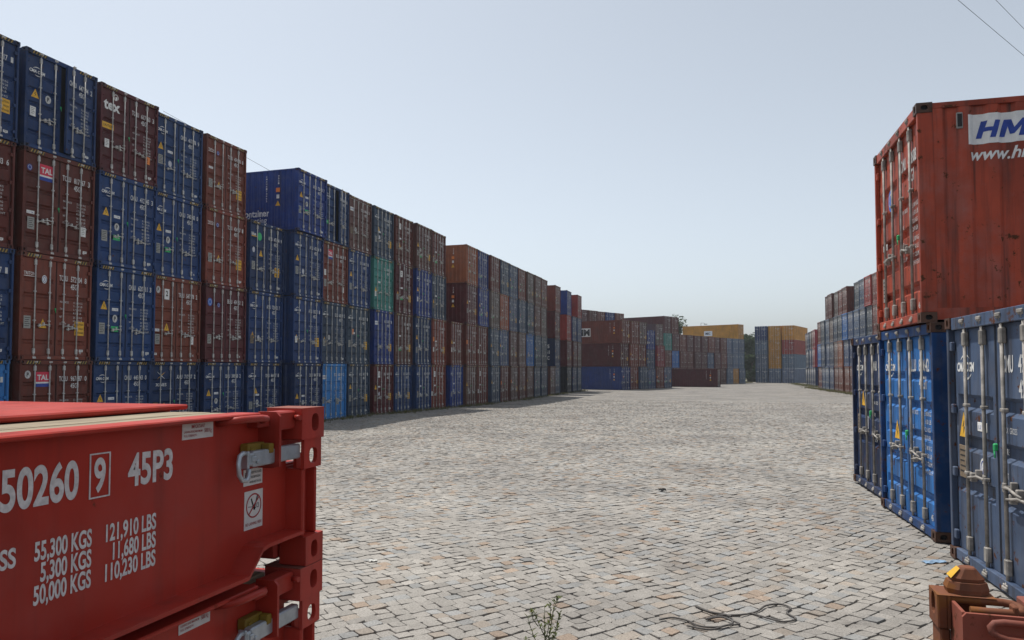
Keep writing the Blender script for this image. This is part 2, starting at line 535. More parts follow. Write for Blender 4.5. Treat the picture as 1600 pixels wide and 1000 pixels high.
HC, STD = 2.896, 2.591
BANDS = {HC: [0.14, 0.30, 0.46, 0.62, 0.78], STD: [0.30, 0.49, 0.67]}
_mc = {}
def cmesh(kind, H=HC, *a):
    key = (kind, H) + a
    if key in _mc: return _mc[key]
    mb = MB(); mats = [M_PAINT, M_DARK]
    if kind == 'frame': frame_geo(mb, H)
    elif kind == 'side': side_geo(mb, H, *a)
    elif kind == 'roof': roof_geo(mb, H)
    elif kind == 'end': end_geo(mb, H)
    elif kind == 'casting':
        s, top = a
        casting(mb, -0.178, 0.0, s, (H - 0.118) if top else 0.0, H if top else 0.118); mats = [M_PAINT_WORN, M_DARK]
    elif kind == 'door':
        s, style = a
        bands = {'five': [0.14, 0.30, 0.46, 0.62, 0.78], 'three': [0.30, 0.49, 0.67]}[style.split('_')[0]]
        door_geo(mb, H, s, bands, 0.050, 'trim' in style); mats = [M_PAINT, M_DARK, M_LINE]
    elif kind == 'rod':
        s, i = a
        rod_geo(mb, H, RODS[s][i]); mats = [M_GALV]
    elif kind == 'handle':
        s, i = a
        y = RODS[s][i]
        handle_geo(mb, y, 1 if i == 1 else -1, 0.96 if s * (i - .5) < 0 else 0.90); mats = [M_GALV]
    elif kind == 'hazard': hazard_geo(mb, H, a[0]); mats = [M_HAZARD, M_BLACK]
    elif kind == 'far_body':
        frame_geo(mb, H, True)
        for s in (-1, 1):
            for z0, z1 in ((0, 0.118), (H - 0.118, H)): mb.box(-0.178, 0, s * HW, s * (HW - 0.162), z0, z1, 0)
            side_geo(mb, H, s, 40)
        roof_geo(mb, H); end_geo(mb, H)
    elif kind == 'far_door':
        s, style = a
        bands = {'five': [0.14, 0.30, 0.46, 0.62, 0.78], 'three': [0.30, 0.49, 0.67]}[style]
        door_geo(mb, H, s, bands)
        for i in (0, 1):
            rod_geo(mb, H, RODS[s][i], 2)
        handle_geo(mb, RODS[s][0 if s > 0 else 1], -1 if s > 0 else 1, 0.94, 2)
        mats = [M_PAINT, M_DARK, M_GALV]
    _mc[key] = mb.to_mesh('container_' + kind, mats)
    return _mc[key]

# ------------------------------------------------------------------ door markings
XM = -0.0665     # just in front of the door skin
def carrier_logo(mb, y, z, w, m=0, x=XM):
    put_text(mb, "CMA CGM", y, z, w * 0.18, w, x, m, 0.035, 0.18)
    for (cx, cz, a0, a1, up) in ((y + w * .50, z - .08 * w, 55, 130, 1), (y + w * .55, z + .26 * w, -118, -48, 1)):
        r = w * 0.42
        n = 8
        for i in range(n):
            t0, t1 = a0 + (a1 - a0) * i / n, a0 + (a1 - a0) * (i + 1) / n
            def q(t, k):
                f = (t - a0) / (a1 - a0)
                th = 0.045 * w * math.sin(math.pi * min(1, max(0, f)) * 0.85 + 0.25)
                rr = r + k * th / 2
                return (x, cx + rr * math.cos(R(t)), cz + rr * math.sin(R(t)))
            mb.face([q(t0, -1), q(t1, -1), q(t1, 1), q(t0, 1)], m)

def data_block(mb, H, m=0, y=0.14, k=1.0, z=None):
    z = H * 0.56 if z is None else z
    rows = [("MAX. GROSS", "32.500 KG"), ("", "71.650 LB"), ("TARE", "3.720 KG"), ("", "8.200 LB"), None, ("NET", "28.780 KG"), ("", "63.450 LB"), ("CU. CAP.", "67.7 CU.M"), ("", "2.390 CU.FT")]
    h = 0.054 * k
    for r in rows:
        if r is None:
            z -= 0.5 * h; continue
        if r[0]: put_text(mb, r[0], y, z, h, 0.030 * k * len(r[0]), XM, m)
        put_text(mb, r[1], y + 0.47, z, h, 0.036 * k * len(r[1]), XM, m)
        z -= 0.098 * k

_marks = {}
def marks_mesh(num, code, H, logo, extra=''):
    """white lettering of a right-hand leaf"""
    key = ('num', num, code, H)
    if key not in _marks:
        mb = MB()
        a, b = num.split(' ', 1)
        zz = H * 0.775
        put_text(mb, a, 0.10, zz, 0.15, 0.29, XM, 0, 0.02)
        put_text(mb, b[:6], 0.50, zz, 0.15, 0.40, XM, 0, 0.02)
        put_text(mb, b[-1], 1.0, zz, 0.15, 0.075, XM, 0, 0.02)
        put_text(mb, code, 0.50, zz - 0.22, 0.15, 0.28, XM, 0, 0.02)
        data_block(mb, H)
        put_text(mb, "45", 0.86, 0.19, 0.07, None, XM, 0, 0.02)
        _marks[key] = mb.to_mesh('door_lettering', [M_LETTER])
    return _marks[key]

def logo_mesh(kind, H):
    key = ('logo', kind, H)
    if key in _marks: return _marks[key]
    mb = MB(); mats = [M_WHITE, M_REDLB, M_LOGOBLUE, M_YELLOW, M_GREEN, M_BLACK]
    z = H * 0.80
    if kind == 'carrier': carrier_logo(mb, -1.06, z - 0.06, 0.50)
    elif kind == 'tex':
        put_text(mb, "tex", -1.06, z - 0.20, 0.33, 0.66, XM, 0, 0.035)
        mb.tube([(XM, -0.58 + 0.085 * math.cos(t), z + 0.27 + 0.10 * math.sin(t)) for t in np.linspace(-0.5, 4.6, 12)], 0.016, 5, 0)
        mb.box(XM - .002, XM + .002, -0.60, -0.53, z + 0.18, z + 0.30, 0)
    elif kind == 'tal':
        mb.box(XM - .003, XM, -0.66, -0.22, z - 0.08, z + 0.22, 1)
        mb.box(XM - .003, XM, -0.66, -0.22, z - 0.13, z - 0.081, 0)
        mb.box(XM - .003, XM, -0.66, -0.22, z - 0.23, z - 0.131, 2)
        put_text(mb, "TAL", -0.62, z - 0.02, 0.15, 0.37, XM + .003, 0, 0.03)
    elif kind == 'triton':
        put_text(mb, "TRITON", -1.06, z - 0.02, 0.085, 0.36, XM, 0, 0.01)
        mb.box(XM - .002, XM, -1.06, -0.70, z - 0.06, z - 0.045, 0)
    elif kind == 'star':
        for (a, b, w, mm) in ((30, 210, .018, 3), (150, 330, .018, 0)):
            for t in (a, b):
                c, s = math.cos(R(t)), math.sin(R(t))
                mb.face([(XM, -0.66 - s * w, z + 0.06 + c * w), (XM, -0.66 + c * .24, z + 0.06 + s * .30), (XM, -0.66 + s * w, z + 0.06 - c * w)], mm)
        put_text(mb, "XINES", -0.92, z - 0.34, 0.115, 0.52, XM, 0, 0.012)
    elif kind == 'yellow_text':
        put_text(mb, "blue", -1.06, z - 0.02, 0.12, 0.3, XM, 0, 0.03)
        mb.box(XM - .002, XM, -1.06, -0.70, z - 0.075, z - 0.04, 3)
        mb.mesh_part([(XM, -0.52, z - .03)] + [(XM, -0.52 + .15 * math.cos(t), z - .03 + .17 * math.sin(t)) for t in np.linspace(0, 2 * math.pi, 19)[:-1]], [(0, i, i % 18 + 1) for i in range(1, 19)], 4)
    elif kind == 'white_square':
        mb.box(XM - .003, XM, -0.60, -0.36, z - 0.20, z + 0.16, 0)
        put_text(mb, "2", -0.53, z - 0.08, 0.17, 0.10, XM + .003, 5, 0.03)
    elif kind == 'white_strip':
        mb.box(XM - .003, XM, -1.05, -0.62, z - 0.22, z - 0.02, 0)
        put_text(mb, "GESEACO", -1.03, z - 0.15, 0.07, 0.38, XM + .003, 2, 0.01)
    _marks[key] = mb.to_mesh('door_emblem', mats)
    return _marks[key]

_stk = {}
def sticker_mesh(kind):
    """stickers and plates about their own centre, in the door plane"""
    if kind in _stk: return _stk[kind]
    mb = MB(); name = 'sticker'
    def oval(a, b, m, x=0.0, n=20):
        mb.mesh_part([(x, 0, 0)] + [(x, a * math.cos(t), b * math.sin(t)) for t in np.linspace(0, 2 * math.pi, n + 1)[:-1]], [(0, i, i % n + 1) for i in range(1, n + 1)], m)
    def ring(a, b, w, m, x):
        T = np.linspace(0, 2 * math.pi, 21)
        for t0, t1 in zip(T[:-1], T[1:]):
            mb.face([(x, (a - w) * math.cos(t0), (b - w) * math.sin(t0)), (x, (a - w) * math.cos(t1), (b - w) * math.sin(t1)), (x, a * math.cos(t1), b * math.sin(t1)), (x, a * math.cos(t0), b * math.sin(t0))], m)
    if kind == 'triangle':
        mb.prism([(-0.125, -0.10), (0.125, -0.10), (0, 0.16)], 'x', -0.003, 0, 0)
        mb.face([(.002, .015, .09), (.002, -.035, .005), (.002, -.002, .012)], 1)
        mb.face([(.002, -.015, -.07), (.002, .03, .012), (.002, -.002, .002)], 1)
        mats = [M_YELLOW, M_BLACK]
    elif kind in ('grey_plate', 'brown_plate'):
        mb.box(-.006, 0.001, -.11, .11, -.17, .17, 0, .003)
        for k in range(5): mb.box(0, .003, -.08, .08 - .02 * (k % 3), .11 - .055 * k, .125 - .055 * k, 1)
        mats = [M_GREYPL if kind == 'grey_plate' else M_BRONZE, M_BLACK]
    elif kind == 'white_plate':
        mb.box(-.004, 0.001, -.09, .09, -.14, .14, 0, .002)
        for k in range(4): mb.box(0, .003, -.06, .05 - .02 * (k % 2), .08 - .05 * k, .10 - .05 * k, 1)
        mats = [M_WHITE, M_GREYPL]
    elif kind == 'caution_plate':
        mb.box(-.004, 0.001, -.17, .17, -.20, .20, 0, .003)
        for k, s in enumerate(("CAUTION", "9.6 HIGH", "CONTAINER")): put_text(mb, s, 0, .09 - .12 * k, .055, .28, .003, 1, .01, align='c')
        mats = [M_YELLOW, M_BLACK]
    elif kind == 'caution_oval':
        mb.box(-.004, 0.001, -.24, .24, -.10, .10, 0, .05)
        put_text(mb, "CAUTION", 0, -.035, .075, .36, .003, 1, .015, align='c')
        mats = [M_YELLOW, M_BLACK]
    elif kind == 'white_pill':
        mb.box(-.004, 0.001, -.125, .125, -.045, .045, 0, .02)
        put_text(mb, "1,2 TIR", 0, -.02, .035, .18, .003, 1, 0, align='c')
        mats = [M_WHITE, M_LOGOBLUE]
    elif kind == 'white_oval':
        oval(.085, .115, 0); ring(.065, .09, .014, 1, .002)
        put_text(mb, "i", 0, -.04, .08, .018, .003, 1, 0.01, align='c')
        mats = [M_WHITE, M_LOGOBLUE]
    elif kind == 'round_p':
        oval(.095, .12, 0); put_text(mb, "P", 0, -.055, .11, .07, .003, 1, .03, align='c')
        mats = [M_FADED, M_BLACK]
    elif kind == 'blue_round':
        oval(.13, .15, 0); ring(.09, .10, .02, 1, .002); mats = [M_BLUELB, M_FADED]
    elif kind == 'blue_dot':
        oval(.08, .09, 0); ring(.06, .065, .015, 1, .002); mats = [M_LOGOBLUE, M_FADED]
    elif kind == 'green_label':
        mb.box(-.004, 0.001, -.14, .14, -.085, .085, 0, .003); mb.box(0, .003, -.12, .12, -.01, .008, 1)
        mats = [M_GREEN, M_FADED]
    elif kind == 'green_seal':
        name = 'door_seal'; mb.box(-.05, .01, -.018, .018, -.035, .035, 0, .01); mb.tube([(0, 0, -.03), (0, .01, -.10)], .008, 5, 0); mats = [M_GREEN]
    elif kind == 'size_tag':
        mb.box(-.003, 0.001, -.07, .07, -.035, .035, 0, .003); put_text(mb, "9'6\"", 0, -.02, .04, .09, .003, 1, .01, align='c'); mats = [M_WHITE, M_BLACK]
    elif kind == 'orange_plate':
        mb.box(-.003, 0.001, -.10, .10, -.13, .13, 0, .003); put_text(mb, "!", 0, -.07, .14, .03, .003, 1, .02, align='c'); mats = [M_ORANGE, M_BLACK]
    _stk[kind] = (name, mb.to_mesh(name + '_' + kind, mats))
    return _stk[kind]

# ------------------------------------------------------------------ colours
C = dict(
    navy=(0.012, 0.033, 0.100), blue=(0.014, 0.044, 0.142), vivid=(0.013, 0.040, 0.20), greyblue=(0.042, 0.068, 0.115),
    pale=(0.10, 0.145, 0.225), slate=(0.045, 0.062, 0.090), sky=(0.035, 0.19, 0.48), bright=(0.030, 0.160, 0.45), brown=(0.118, 0.027, 0.019),
    redbrown=(0.165, 0.040, 0.026), maroon=(0.085, 0.017, 0.020), dull=(0.115, 0.050, 0.042), greybrown=(0.125, 0.085, 0.078),
    orange=(0.27, 0.085, 0.038), red=(0.30, 0.035, 0.028), crimson=(0.26, 0.030, 0.045), teal=(0.045, 0.225, 0.205), ochre=(0.46, 0.215, 0.025),
    black=(0.012, 0.014, 0.022), hred=(0.42, 0.070, 0.034), dkblue=(0.013, 0.030, 0.085), steel=(0.060, 0.098, 0.185), darkred=(0.075, 0.014, 0.020))
WORD = dict(navy='navy', blue='blue', vivid='vivid blue', greyblue='grey-blue', pale='pale blue', slate='slate grey', sky='sky blue', bright='bright blue',
            brown='brown', redbrown='red-brown', maroon='maroon', dull='dull brown', greybrown='grey-brown', orange='orange-brown', red='red',
            crimson='crimson', teal='teal', ochre='yellow', black='black', hred='orange-red', dkblue='dark blue', steel='steel blue', darkred='dark red')

_num = 0
PREF = {'b': ["CMAU", "ECMU", "APZU"], 'r': ["TCLU", "TCNU", "TRHU", "TGHU", "BEAU"]}
NUMPOOL = {k: [] for k in PREF}
def pool_number(k):
    i = random.randrange(6)
    while len(NUMPOOL[k]) <= i:
        NUMPOOL[k].append("%s %06d %d" % (random.choice(PREF[k]), random.randrange(310000, 899999), random.randrange(10)))
    return NUMPOOL[k][i]

def shade(c):
    f = random.uniform(0.86, 1.16)
    g = [random.uniform(0.95, 1.05) for _ in range(3)]
    return tuple(v * f * q for v, q in zip(c, g))

def container(color, loc, rz, label, group, H=HC, zs=1.0, far=False, style='five', num=None, logo=None, stickers=None, ajar=None,
              code="45G1", hazard=True, exact=False):
    col = C[color] if exact else shade(C[color])
    root = empty('shipping_container', loc, rz)
    root.scale = (1, 1, zs)
    tag(root, label, 'shipping container', group)
    isblue = color in ('navy', 'blue', 'vivid', 'greyblue', 'pale', 'slate', 'sky', 'bright', 'dkblue', 'steel', 'nearsteel', 'black')
    if num is None: num = pool_number('b' if isblue else 'r')
    if far:
        link('body', cmesh('far_body', H), root, col)
        st = style if style in ('five', 'three') else 'five'
        dl = link('door', cmesh('far_door', H, -1, st), root, col)
        dr = link('door', cmesh('far_door', H, 1, st), root, col)
        link('lettering', marks_mesh(num, code, H, logo), dr)
        if isblue: link('emblem', logo_mesh('carrier', H), dl)
        return root
    link('frame', cmesh('frame', H), root, col)
    for s in (-1, 1):
        link('side_panel', cmesh('side', H, s), root, col)
        for t in (0, 1): link('corner_casting', cmesh('casting', H, s, t), root, tuple(v * 0.7 for v in col))
    link('roof_panel', cmesh('roof', H), root, col)
    link('end_panel', cmesh('end', H), root, col)
    if hazard:
        for s in (-1, 1): link('hazard_marking', cmesh('hazard', H, s), root)
    doors = {}
    for s in (-1, 1):
        d = link('door', cmesh('door', H, s, style), root, col)
        doors[s] = d
        for i in (0, 1): link('lock_rod', cmesh('rod', H, s, i), d)
        link('door_handle', cmesh('handle', H, s, 1 if s < 0 else 0), d)
        if random.random() < 0.6: link('door_handle', cmesh('handle', H, s, 0 if s < 0 else 1), d)
    if ajar:                                                   # a leaf standing slightly open, swung about its hinge line
        s, ang = ajar
        piv = Vector((-0.07, s * (HW - 0.075), 0))
        Mx = Matrix.Translation(piv) @ Matrix.Rotation(R(ang) * s, 4, 'Z') @ Matrix.Translation(-piv)
        doors[s].matrix_local = Mx
    link('lettering', marks_mesh(num, code, H, logo), doors[1])
    if logo is None and isblue: logo = 'carrier'
    if logo: link('emblem', logo_mesh(logo, H), doors[-1])
    if stickers is None:
        stickers = []
        r = random.random
        if r() < .8: stickers.append((random.choice(['triangle'] * 3 + ['orange_plate']), -0.88 + .3 * (r() < .3), H * random.choice([.53, .56, .38])))
        if r() < .9: stickers.append((random.choice(['grey_plate', 'grey_plate', 'brown_plate', 'white_plate']), -0.90, H * random.uniform(.30, .36)))
        if r() < .6: stickers.append(('white_pill', -0.46, H * random.uniform(.50, .58)))
        if r() < .5: stickers.append((random.choice(['white_oval', 'round_p']), -0.47, H * random.uniform(.32, .45)))
        if r() < .25: stickers.append(('green_label', -0.46, H * .30))
        if r() < .3: stickers.append(('caution_plate', 0.84, H * .33))
        if r() < .6: stickers.append(('green_seal', -0.02, H * .50))
        stickers.append(('size_tag', 0.90, 0.24))
    for k, y, z in stickers:
        nm, me = sticker_mesh(k)
        s = -1 if y < 0.01 else 1
        link(nm, me, doors[s], loc=(XM + 0.001 if k != 'green_seal' else XM + 0.02, y, z))
    return root

ORD = ['', 'first', 'second', 'third', 'fourth', 'fifth', 'sixth', 'seventh', 'eighth', 'ninth', 'tenth', 'eleventh', 'twelfth', 'thirteenth', 'fourteenth',
       'fifteenth', 'sixteenth', 'seventeenth', 'eighteenth', 'nineteenth', 'twentieth', 'twenty-first', 'twenty-second', 'twenty-third',
       'twenty-fourth', 'twenty-fifth', 'twenty-sixth', 'twenty-seventh', 'twenty-eighth', 'twenty-ninth']
def lev_word(l, n):
    if n == 1: return 'standing as'
    if l == 1: return 'lowest in'
    if l == n: return 'topping'
    return {2: 'second up in', 3: 'third up in', 4: 'fourth up in'}[l]

# ------------------------------------------------------------------ the long row on the left
LZ = [None, 2.28, 5.15, 7.95, 10.62]
SEQ = ['navy', 'blue', 'brown']
# (right edge Y, X, colours from bottom to top)
LEFT = [
    (14.55, -17.95, 'sky blue brown blue'),
    (17.03, -17.90, 'brown redbrown brown blue'),
    (19.52, -18.03, 'blue blue blue maroon'),
    (22.00, -18.28, 'navy redbrown blue blue'),
    (24.50, -18.27, 'blue maroon redbrown redbrown'),
    (26.99, -18.24, 'blue blue navy'),
    (29.48, -17.85, 'navy blue blue vivid'),
    (31.97, -18.01, 'sky greyblue redbrown blue'),
    (34.46, -18.09, 'greyblue greyblue blue dull'),
    (36.95, -17.99, 'maroon vivid teal greyblue'),
    (39.40, -17.97, 'blue dull maroon brown'),
    (41.93, -17.83, 'blue navy vivid dull'),
    (44.40, -17.90, 'redbrown redbrown greyblue brown'),
    (47.30, -17.76, 'vivid brown'),
    (49.80, -17.68, 'dull brown maroon orange'),
    (52.30, -17.67, 'brown brown vivid vivid'),
    (54.80, -17.56, 'greyblue greyblue greybrown brown'),
    (57.30, -17.60, 'brown steel orange greyblue'),
    (59.80, -17.57, 'dull dull steel steel'),
    (62.30, -17.54, 'brown greybrown greyblue redbrown'),
    (64.80, -17.53, 'dull bright greyblue greybrown'),
    (67.30, -17.50, 'greyblue greyblue brown dull'),
    (69.80, -17.57, 'greyblue slate greybrown brown'),
    (73.30, -17.60, 'dull'),
    (75.80, -17.64, 'greyblue dkblue maroon redbrown'),
    (81.00, -17.60, 'black maroon red vivid'),
    (83.50, -17.45, 'dkblue maroon blue'),
    (86.20, -17.50, 'greyblue greybrown steel red'),
]
T = lambda *a: list(a)
SPEC = {   # (stack, level): dict of details read off the photograph
    (2, 4): dict(num="CMAU 647394 2", ajar=(1, 9), stickers=T(('triangle', -.86, 1.62), ('round_p', -.44, 1.60), ('white_plate', -.92, 1.10), ('green_seal', -.02, 1.5), ('size_tag', .9, .24))),
    (2, 3): dict(num="TCLU 817967 3", logo='tal', stickers=T(('blue_dot', -.98, 2.36), ('white_pill', -.92, 1.12), ('grey_plate', -.90, .82), ('white_plate', .87, .86), ('green_seal', -.02, 1.38), ('size_tag', .94, .26))),
    (2, 2): dict(num="TCNU 572904 8", logo='triton', stickers=T(('white_oval', -.40, 2.22), ('grey_plate', -.92, 1.02), ('triangle', -.42, .98), ('caution_plate', .84, .92), ('green_seal', -.02, 1.42), ('size_tag', .92, .28))),
    (2, 1): dict(num="TCLU 967687 0", logo='tal', stickers=T(('round_p', -.92, 2.46), ('white_plate', -.9, .9))),
    (3, 4): dict(num="TGHU 617063 3", logo='tex', stickers=T(('caution_oval', -.88, 1.56), ('white_plate', -.90, .98), ('green_seal', -.02, 1.4), ('orange_plate', .82, .86), ('size_tag', .92, .26))),
    (3, 3): dict(num="CMAU 412745 3", stickers=T(('triangle', -.88, 1.66), ('white_pill', -.44, 1.58), ('round_p', -.44, 1.26), ('grey_plate', -.92, .92), ('green_label', -.44, .92), ('green_seal', -.02, 1.46), ('size_tag', .94, .26))),
    (3, 2): dict(num="CMAU 620711 3", stickers=T(('triangle', -.88, 1.66), ('white_pill', -.44, 1.58), ('round_p', -.44, 1.30), ('grey_plate', -.94, .98), ('green_label', -.44, .98), ('green_seal', -.02, 1.42), ('size_tag', .94, .26))),
    (3, 1): dict(num="CMAU 445043 0", stickers=T(('triangle', -.88, 1.62), ('white_pill', -.44, 1.62))),
    (4, 4): dict(num="CMAU 417878 9", stickers=T(('triangle', -.88, 1.70), ('grey_plate', -.88, 1.22), ('white_pill', -.42, 1.60), ('white_oval', -.42, 1.16), ('size_tag', .94, .26), ('green_seal', -.02, 1.4))),
    (4, 3): dict(num="CMAU 745043 0", stickers=T(('triangle', -.88, 1.66), ('white_pill', -.44, 1.60), ('round_p', -.44, 1.30), ('grey_plate', -.92, .95), ('green_label', -.44, .95), ('green_seal', -.02, 1.42))),
    (4, 2): dict(num="TRHU 547978 2", logo='white_square', stickers=T(('round_p', -.90, 2.42), ('triangle', -.47, 1.16), ('white_pill', -.94, 1.06), ('grey_plate', -.90, .76), ('white_plate', .82, .76), ('size_tag', -.98, .26))),
    (4, 1): dict(num="AXIU 717517 2", logo='star', stickers=T(('triangle', -.5, 1.2), ('brown_plate', -.9, 1.2), ('green_seal', -.02, 1.4))),
    (5, 4): dict(num="TCNU 474878 8", logo='triton', stickers=T(('blue_dot', -.5, 2.30), ('white_pill', -.9, 1.62), ('grey_plate', -.9, 1.0), ('triangle', -.42, 1.0), ('caution_plate', .82, .88))),
    (5, 3): dict(num="TCNU 424567 1", logo='triton', stickers=T(('blue_dot', -.5, 2.30), ('grey_plate', -.9, 1.0), ('triangle', -.42, 1.0), ('caution_plate', .82, .92), ('size_tag', .92, .26))),
    (5, 2): dict(num="BEAU 474751 2", stickers=T(('blue_round', -.92, 2.22), ('blue_dot', -.42, 2.14), ('grey_plate', -.92, .86), ('size_tag', .88, 1.0))),
    (5, 1): dict(num="CMAU 398968 2", stickers=T(('triangle', -.88, 1.62), ('white_pill', -.44, 1.62), ('round_p', -.44, 1.30), ('green_seal', -.02, 1.6))),
    (6, 3): dict(logo='yellow_text', stickers=T(('triangle', -.42, 1.58), ('white_oval', -.92, 1.7), ('grey_plate', -.92, 1.05), ('caution_plate', .74, .92), ('size_tag', .9, .26))),
    (7, 4): dict(stickers=T(('triangle', -.88, 1.70), ('white_pill', -.42, 1.66), ('round_p', -.42, 1.36), ('grey_plate', -.98, 1.0), ('green_label', -.42, 1.0), ('size_tag', .9, .26))),
    (7, 3): dict(stickers=T(('triangle', -.88, 1.70), ('grey_plate', -.9, 1.16), ('white_oval', -.42, 1.16), ('size_tag', .92, .26))),
    (7, 1): dict(stickers=T(('triangle', -.92, 1.3), ('white_pill', -.42, 1.32), ('round_p', -.42, 1.0), ('green_label', -.42, .62))),
    (8, 4): dict(ajar=(1, 9), stickers=T(('green_label', -.85, .98), ('size_tag', .9, .24))),
    (8, 3): dict(logo='tal', stickers=T(('white_plate', -.92, 1.4), ('grey_plate', -.9, .9), ('white_plate', .8, .7))),
    (8, 1): dict(style='three', logo='white_strip', stickers=T(('grey_plate', -.9, 1.0), ('grey_plate', .45, .9)), hazard=False),
    (9, 4): dict(style='five_trim', logo='white_strip'),
    (10, 2): dict(logo='white_strip', stickers=T(('caution_plate', .84, .92), ('grey_plate', -.6, .9))),
    (11, 3): dict(ajar=(-1, 7), logo='white_square'),
    (10, 1): dict(logo='white_square'), (11, 4): dict(logo='white_square'),
    (13, 1): dict(logo='white_square'), (16, 1): dict(logo='white_square'),
}
NAMES = {
    (2, 4): 'blue container topping the second near left stack, its right door ajar',
    (2, 3): 'brown container with red and blue square emblem, third up beside the topmost maroon one',
    (2, 2): 'red-brown container with yellow caution plate, second up in the second stack on left',
    (2, 1): 'brown container with pink-red emblem, lowest in its stack just above the red flatrack',
    (3, 4): 'maroon container with large white lowercase lettering and yellow oval caution sign, topmost',
    (4, 1): 'navy container with gold and white star emblem, lowest behind the red flatrack',
    (4, 2): 'red-brown container with white square sticker, directly above the star emblem container',
    (5, 2): 'maroon container with round blue sticker, second up in the fifth left stack',
    (6, 3): 'navy container with round green emblem, topping the lower sixth left stack',
    (7, 4): 'vivid blue container showing white floor-type lettering along its exposed side',
    (8, 4): 'blue container with dark gap beside its ajar right door, topping the eighth stack',
    (8, 1): 'pale sky blue container on the ground just beyond the red flatrack post',
    (9, 4): 'dull brown container edged in white door trim, topping the ninth left stack',
    (10, 3): 'teal container third up among blue and brown ones in the left row',
    (10, 2): 'vivid blue container directly below the teal one in the left row',
    (15, 4): 'orange-brown container with bare side towards the camera, topping the left row gap',
}
GL = 'containers stacked in the long left row'
for ci, (yr, x, cols) in enumerate(LEFT):
    k = ci + 1
    cs = cols.split()
    gz = float(G(-17.0, yr - 1.2)) + 0.01
    yc = yr - HW * 0.935 - 0.01
    for l, cname in enumerate(cs, 1):
        zb = gz if l == 1 else LZ[l - 1]
        zt = LZ[l]
        dx = random.uniform(-0.05, 0.05)
        dy = random.uniform(-0.012, 0.012)
        if k == 7 and l == 4: dx = 0.12
        sp = dict(SPEC.get((k, l), {}))
        lab = NAMES.get((k, l)) or '%s container %s the %s stack from near end of left row' % (WORD[cname], lev_word(l, len(cs)), ORD[k])
        if (l == 1 and k in (24,)): lab = 'dull brown container standing alone on the ground in a left row gap'
        r_ = container(cname, (x + dx, yc + dy, zb), R(random.gauss(0, .45)), lab, GL, HC, (zt - zb) / HC, False, **sp)
        r_.scale = (1, 0.935, r_.scale.z)
        if (k, l) == (7, 4): floor_root = r_

# white side lettering on the exposed vivid blue container
def side_letter_mesh(items, H, s, name, mats, mirrored=False):
    """text on the corrugated side; items: (text, x_left_from_door, z, h, w, mat, bold, shear)"""
    import bmesh
    mb = MB()
    for it in items:
        if it[0] == '#rect':
            _, x0, x1, z0, z1, m = it
            n = 60
            for i in range(n):
                a, b = x0 + (x1 - x0) * i / n, x0 + (x1 - x0) * (i + 1) / n
                mb.face([(a, z0, 0), (b, z0, 0), (b, z1, 0), (a, z1, 0)], m)
        elif it[0] == '#poly':
            _, shape, xl, z, h, w, m, shear = it
            mb.face([(xl + a * w + b * h * shear, z + b * h, 0) for a, b in shape], m)
        else:
            t, xl, z, h, w, m, bold, shear = it
            put_text(mb, t, xl, z, h, w, 0, m, bold, shear, P=lambda a, b: (a, b, 0))
    if mirrored: mb.v = [(-p[0], p[1], p[2]) for p in mb.v]
    me = mb.to_mesh(name, mats)
    bm = bmesh.new(); bm.from_mesh(me)
    bmesh.ops.triangulate(bm, faces=bm.faces[:])
    xs = [v.co.x for v in bm.verts]
    # s=-1 side (facing -y): reading direction is +x
    for br in SIDE_BREAKS:
        if min(xs) < br < max(xs):
            bmesh.ops.bisect_plane(bm, geom=bm.verts[:] + bm.edges[:] + bm.faces[:], plane_co=(br, 0, 0), plane_no=(1, 0, 0))
    for v in bm.verts:
        x, z = v.co.x, v.co.y
        mmax = max((f.material_index for f in v.link_faces), default=0)
        d = side_depth(x)
        v.co = (x, s * (HW - 0.012 - d + 0.003 + (0.003 if mmax > 0 else 0)), z)
    bm.to_mesh(me); bm.free()
    return me
link('side_lettering', side_letter_mesh([("bamboo container", -4.13, 0.73, 0.31, 2.67, 0, 0.02, 0), ("flooring", -2.58, 0.42, 0.27, 1.0, 0, 0.0, 0)], HC, -1, 'side_lettering', [M_WHITE]), floor_root)

def vertical_marks(H, name='side_marking'):
    """small vertical number column and stickers near the door end of a side wall"""
    mb = MB()
    z = H * 0.88
    for i, ch in enumerate("CMAU6173942"):
        put_text(mb, ch, -1.62, z - i * 0.115, 0.075, 0.06, 0, 0, 0.01, 0, P=lambda a, b: (a, -(HW - 0.012 + 0.004), b))
    for i, ch in enumerate("45G1"):
        put_text(mb, ch, -1.02, z - i * 0.115, 0.075, 0.06, 0, 0, 0.01, 0, P=lambda a, b: (a, -(HW - 0.012 + 0.004), b))
    y = -(HW - 0.012 + 0.006)
    mb.face([(-1.12, y, z - .72), (-0.92, y, z - .72), (-0.92, y, z - .52), (-1.12, y, z - .52)], 1)
    mb.face([(-1.09, y, z - 1.02), (-0.95, y, z - 1.02), (-0.95, y, z - .84), (-1.09, y, z - .84)], 0)
    mb.face([(-1.14, y, z - 1.36), (-0.90, y, z - 1.36), (-1.02, y, z - 1.12)], 2)
    return mb.to_mesh(name, [M_WHITE, M_ORANGE, M_YELLOW])
ME_VM = vertical_marks(HC)
link('side_marking', ME_VM, floor_root)
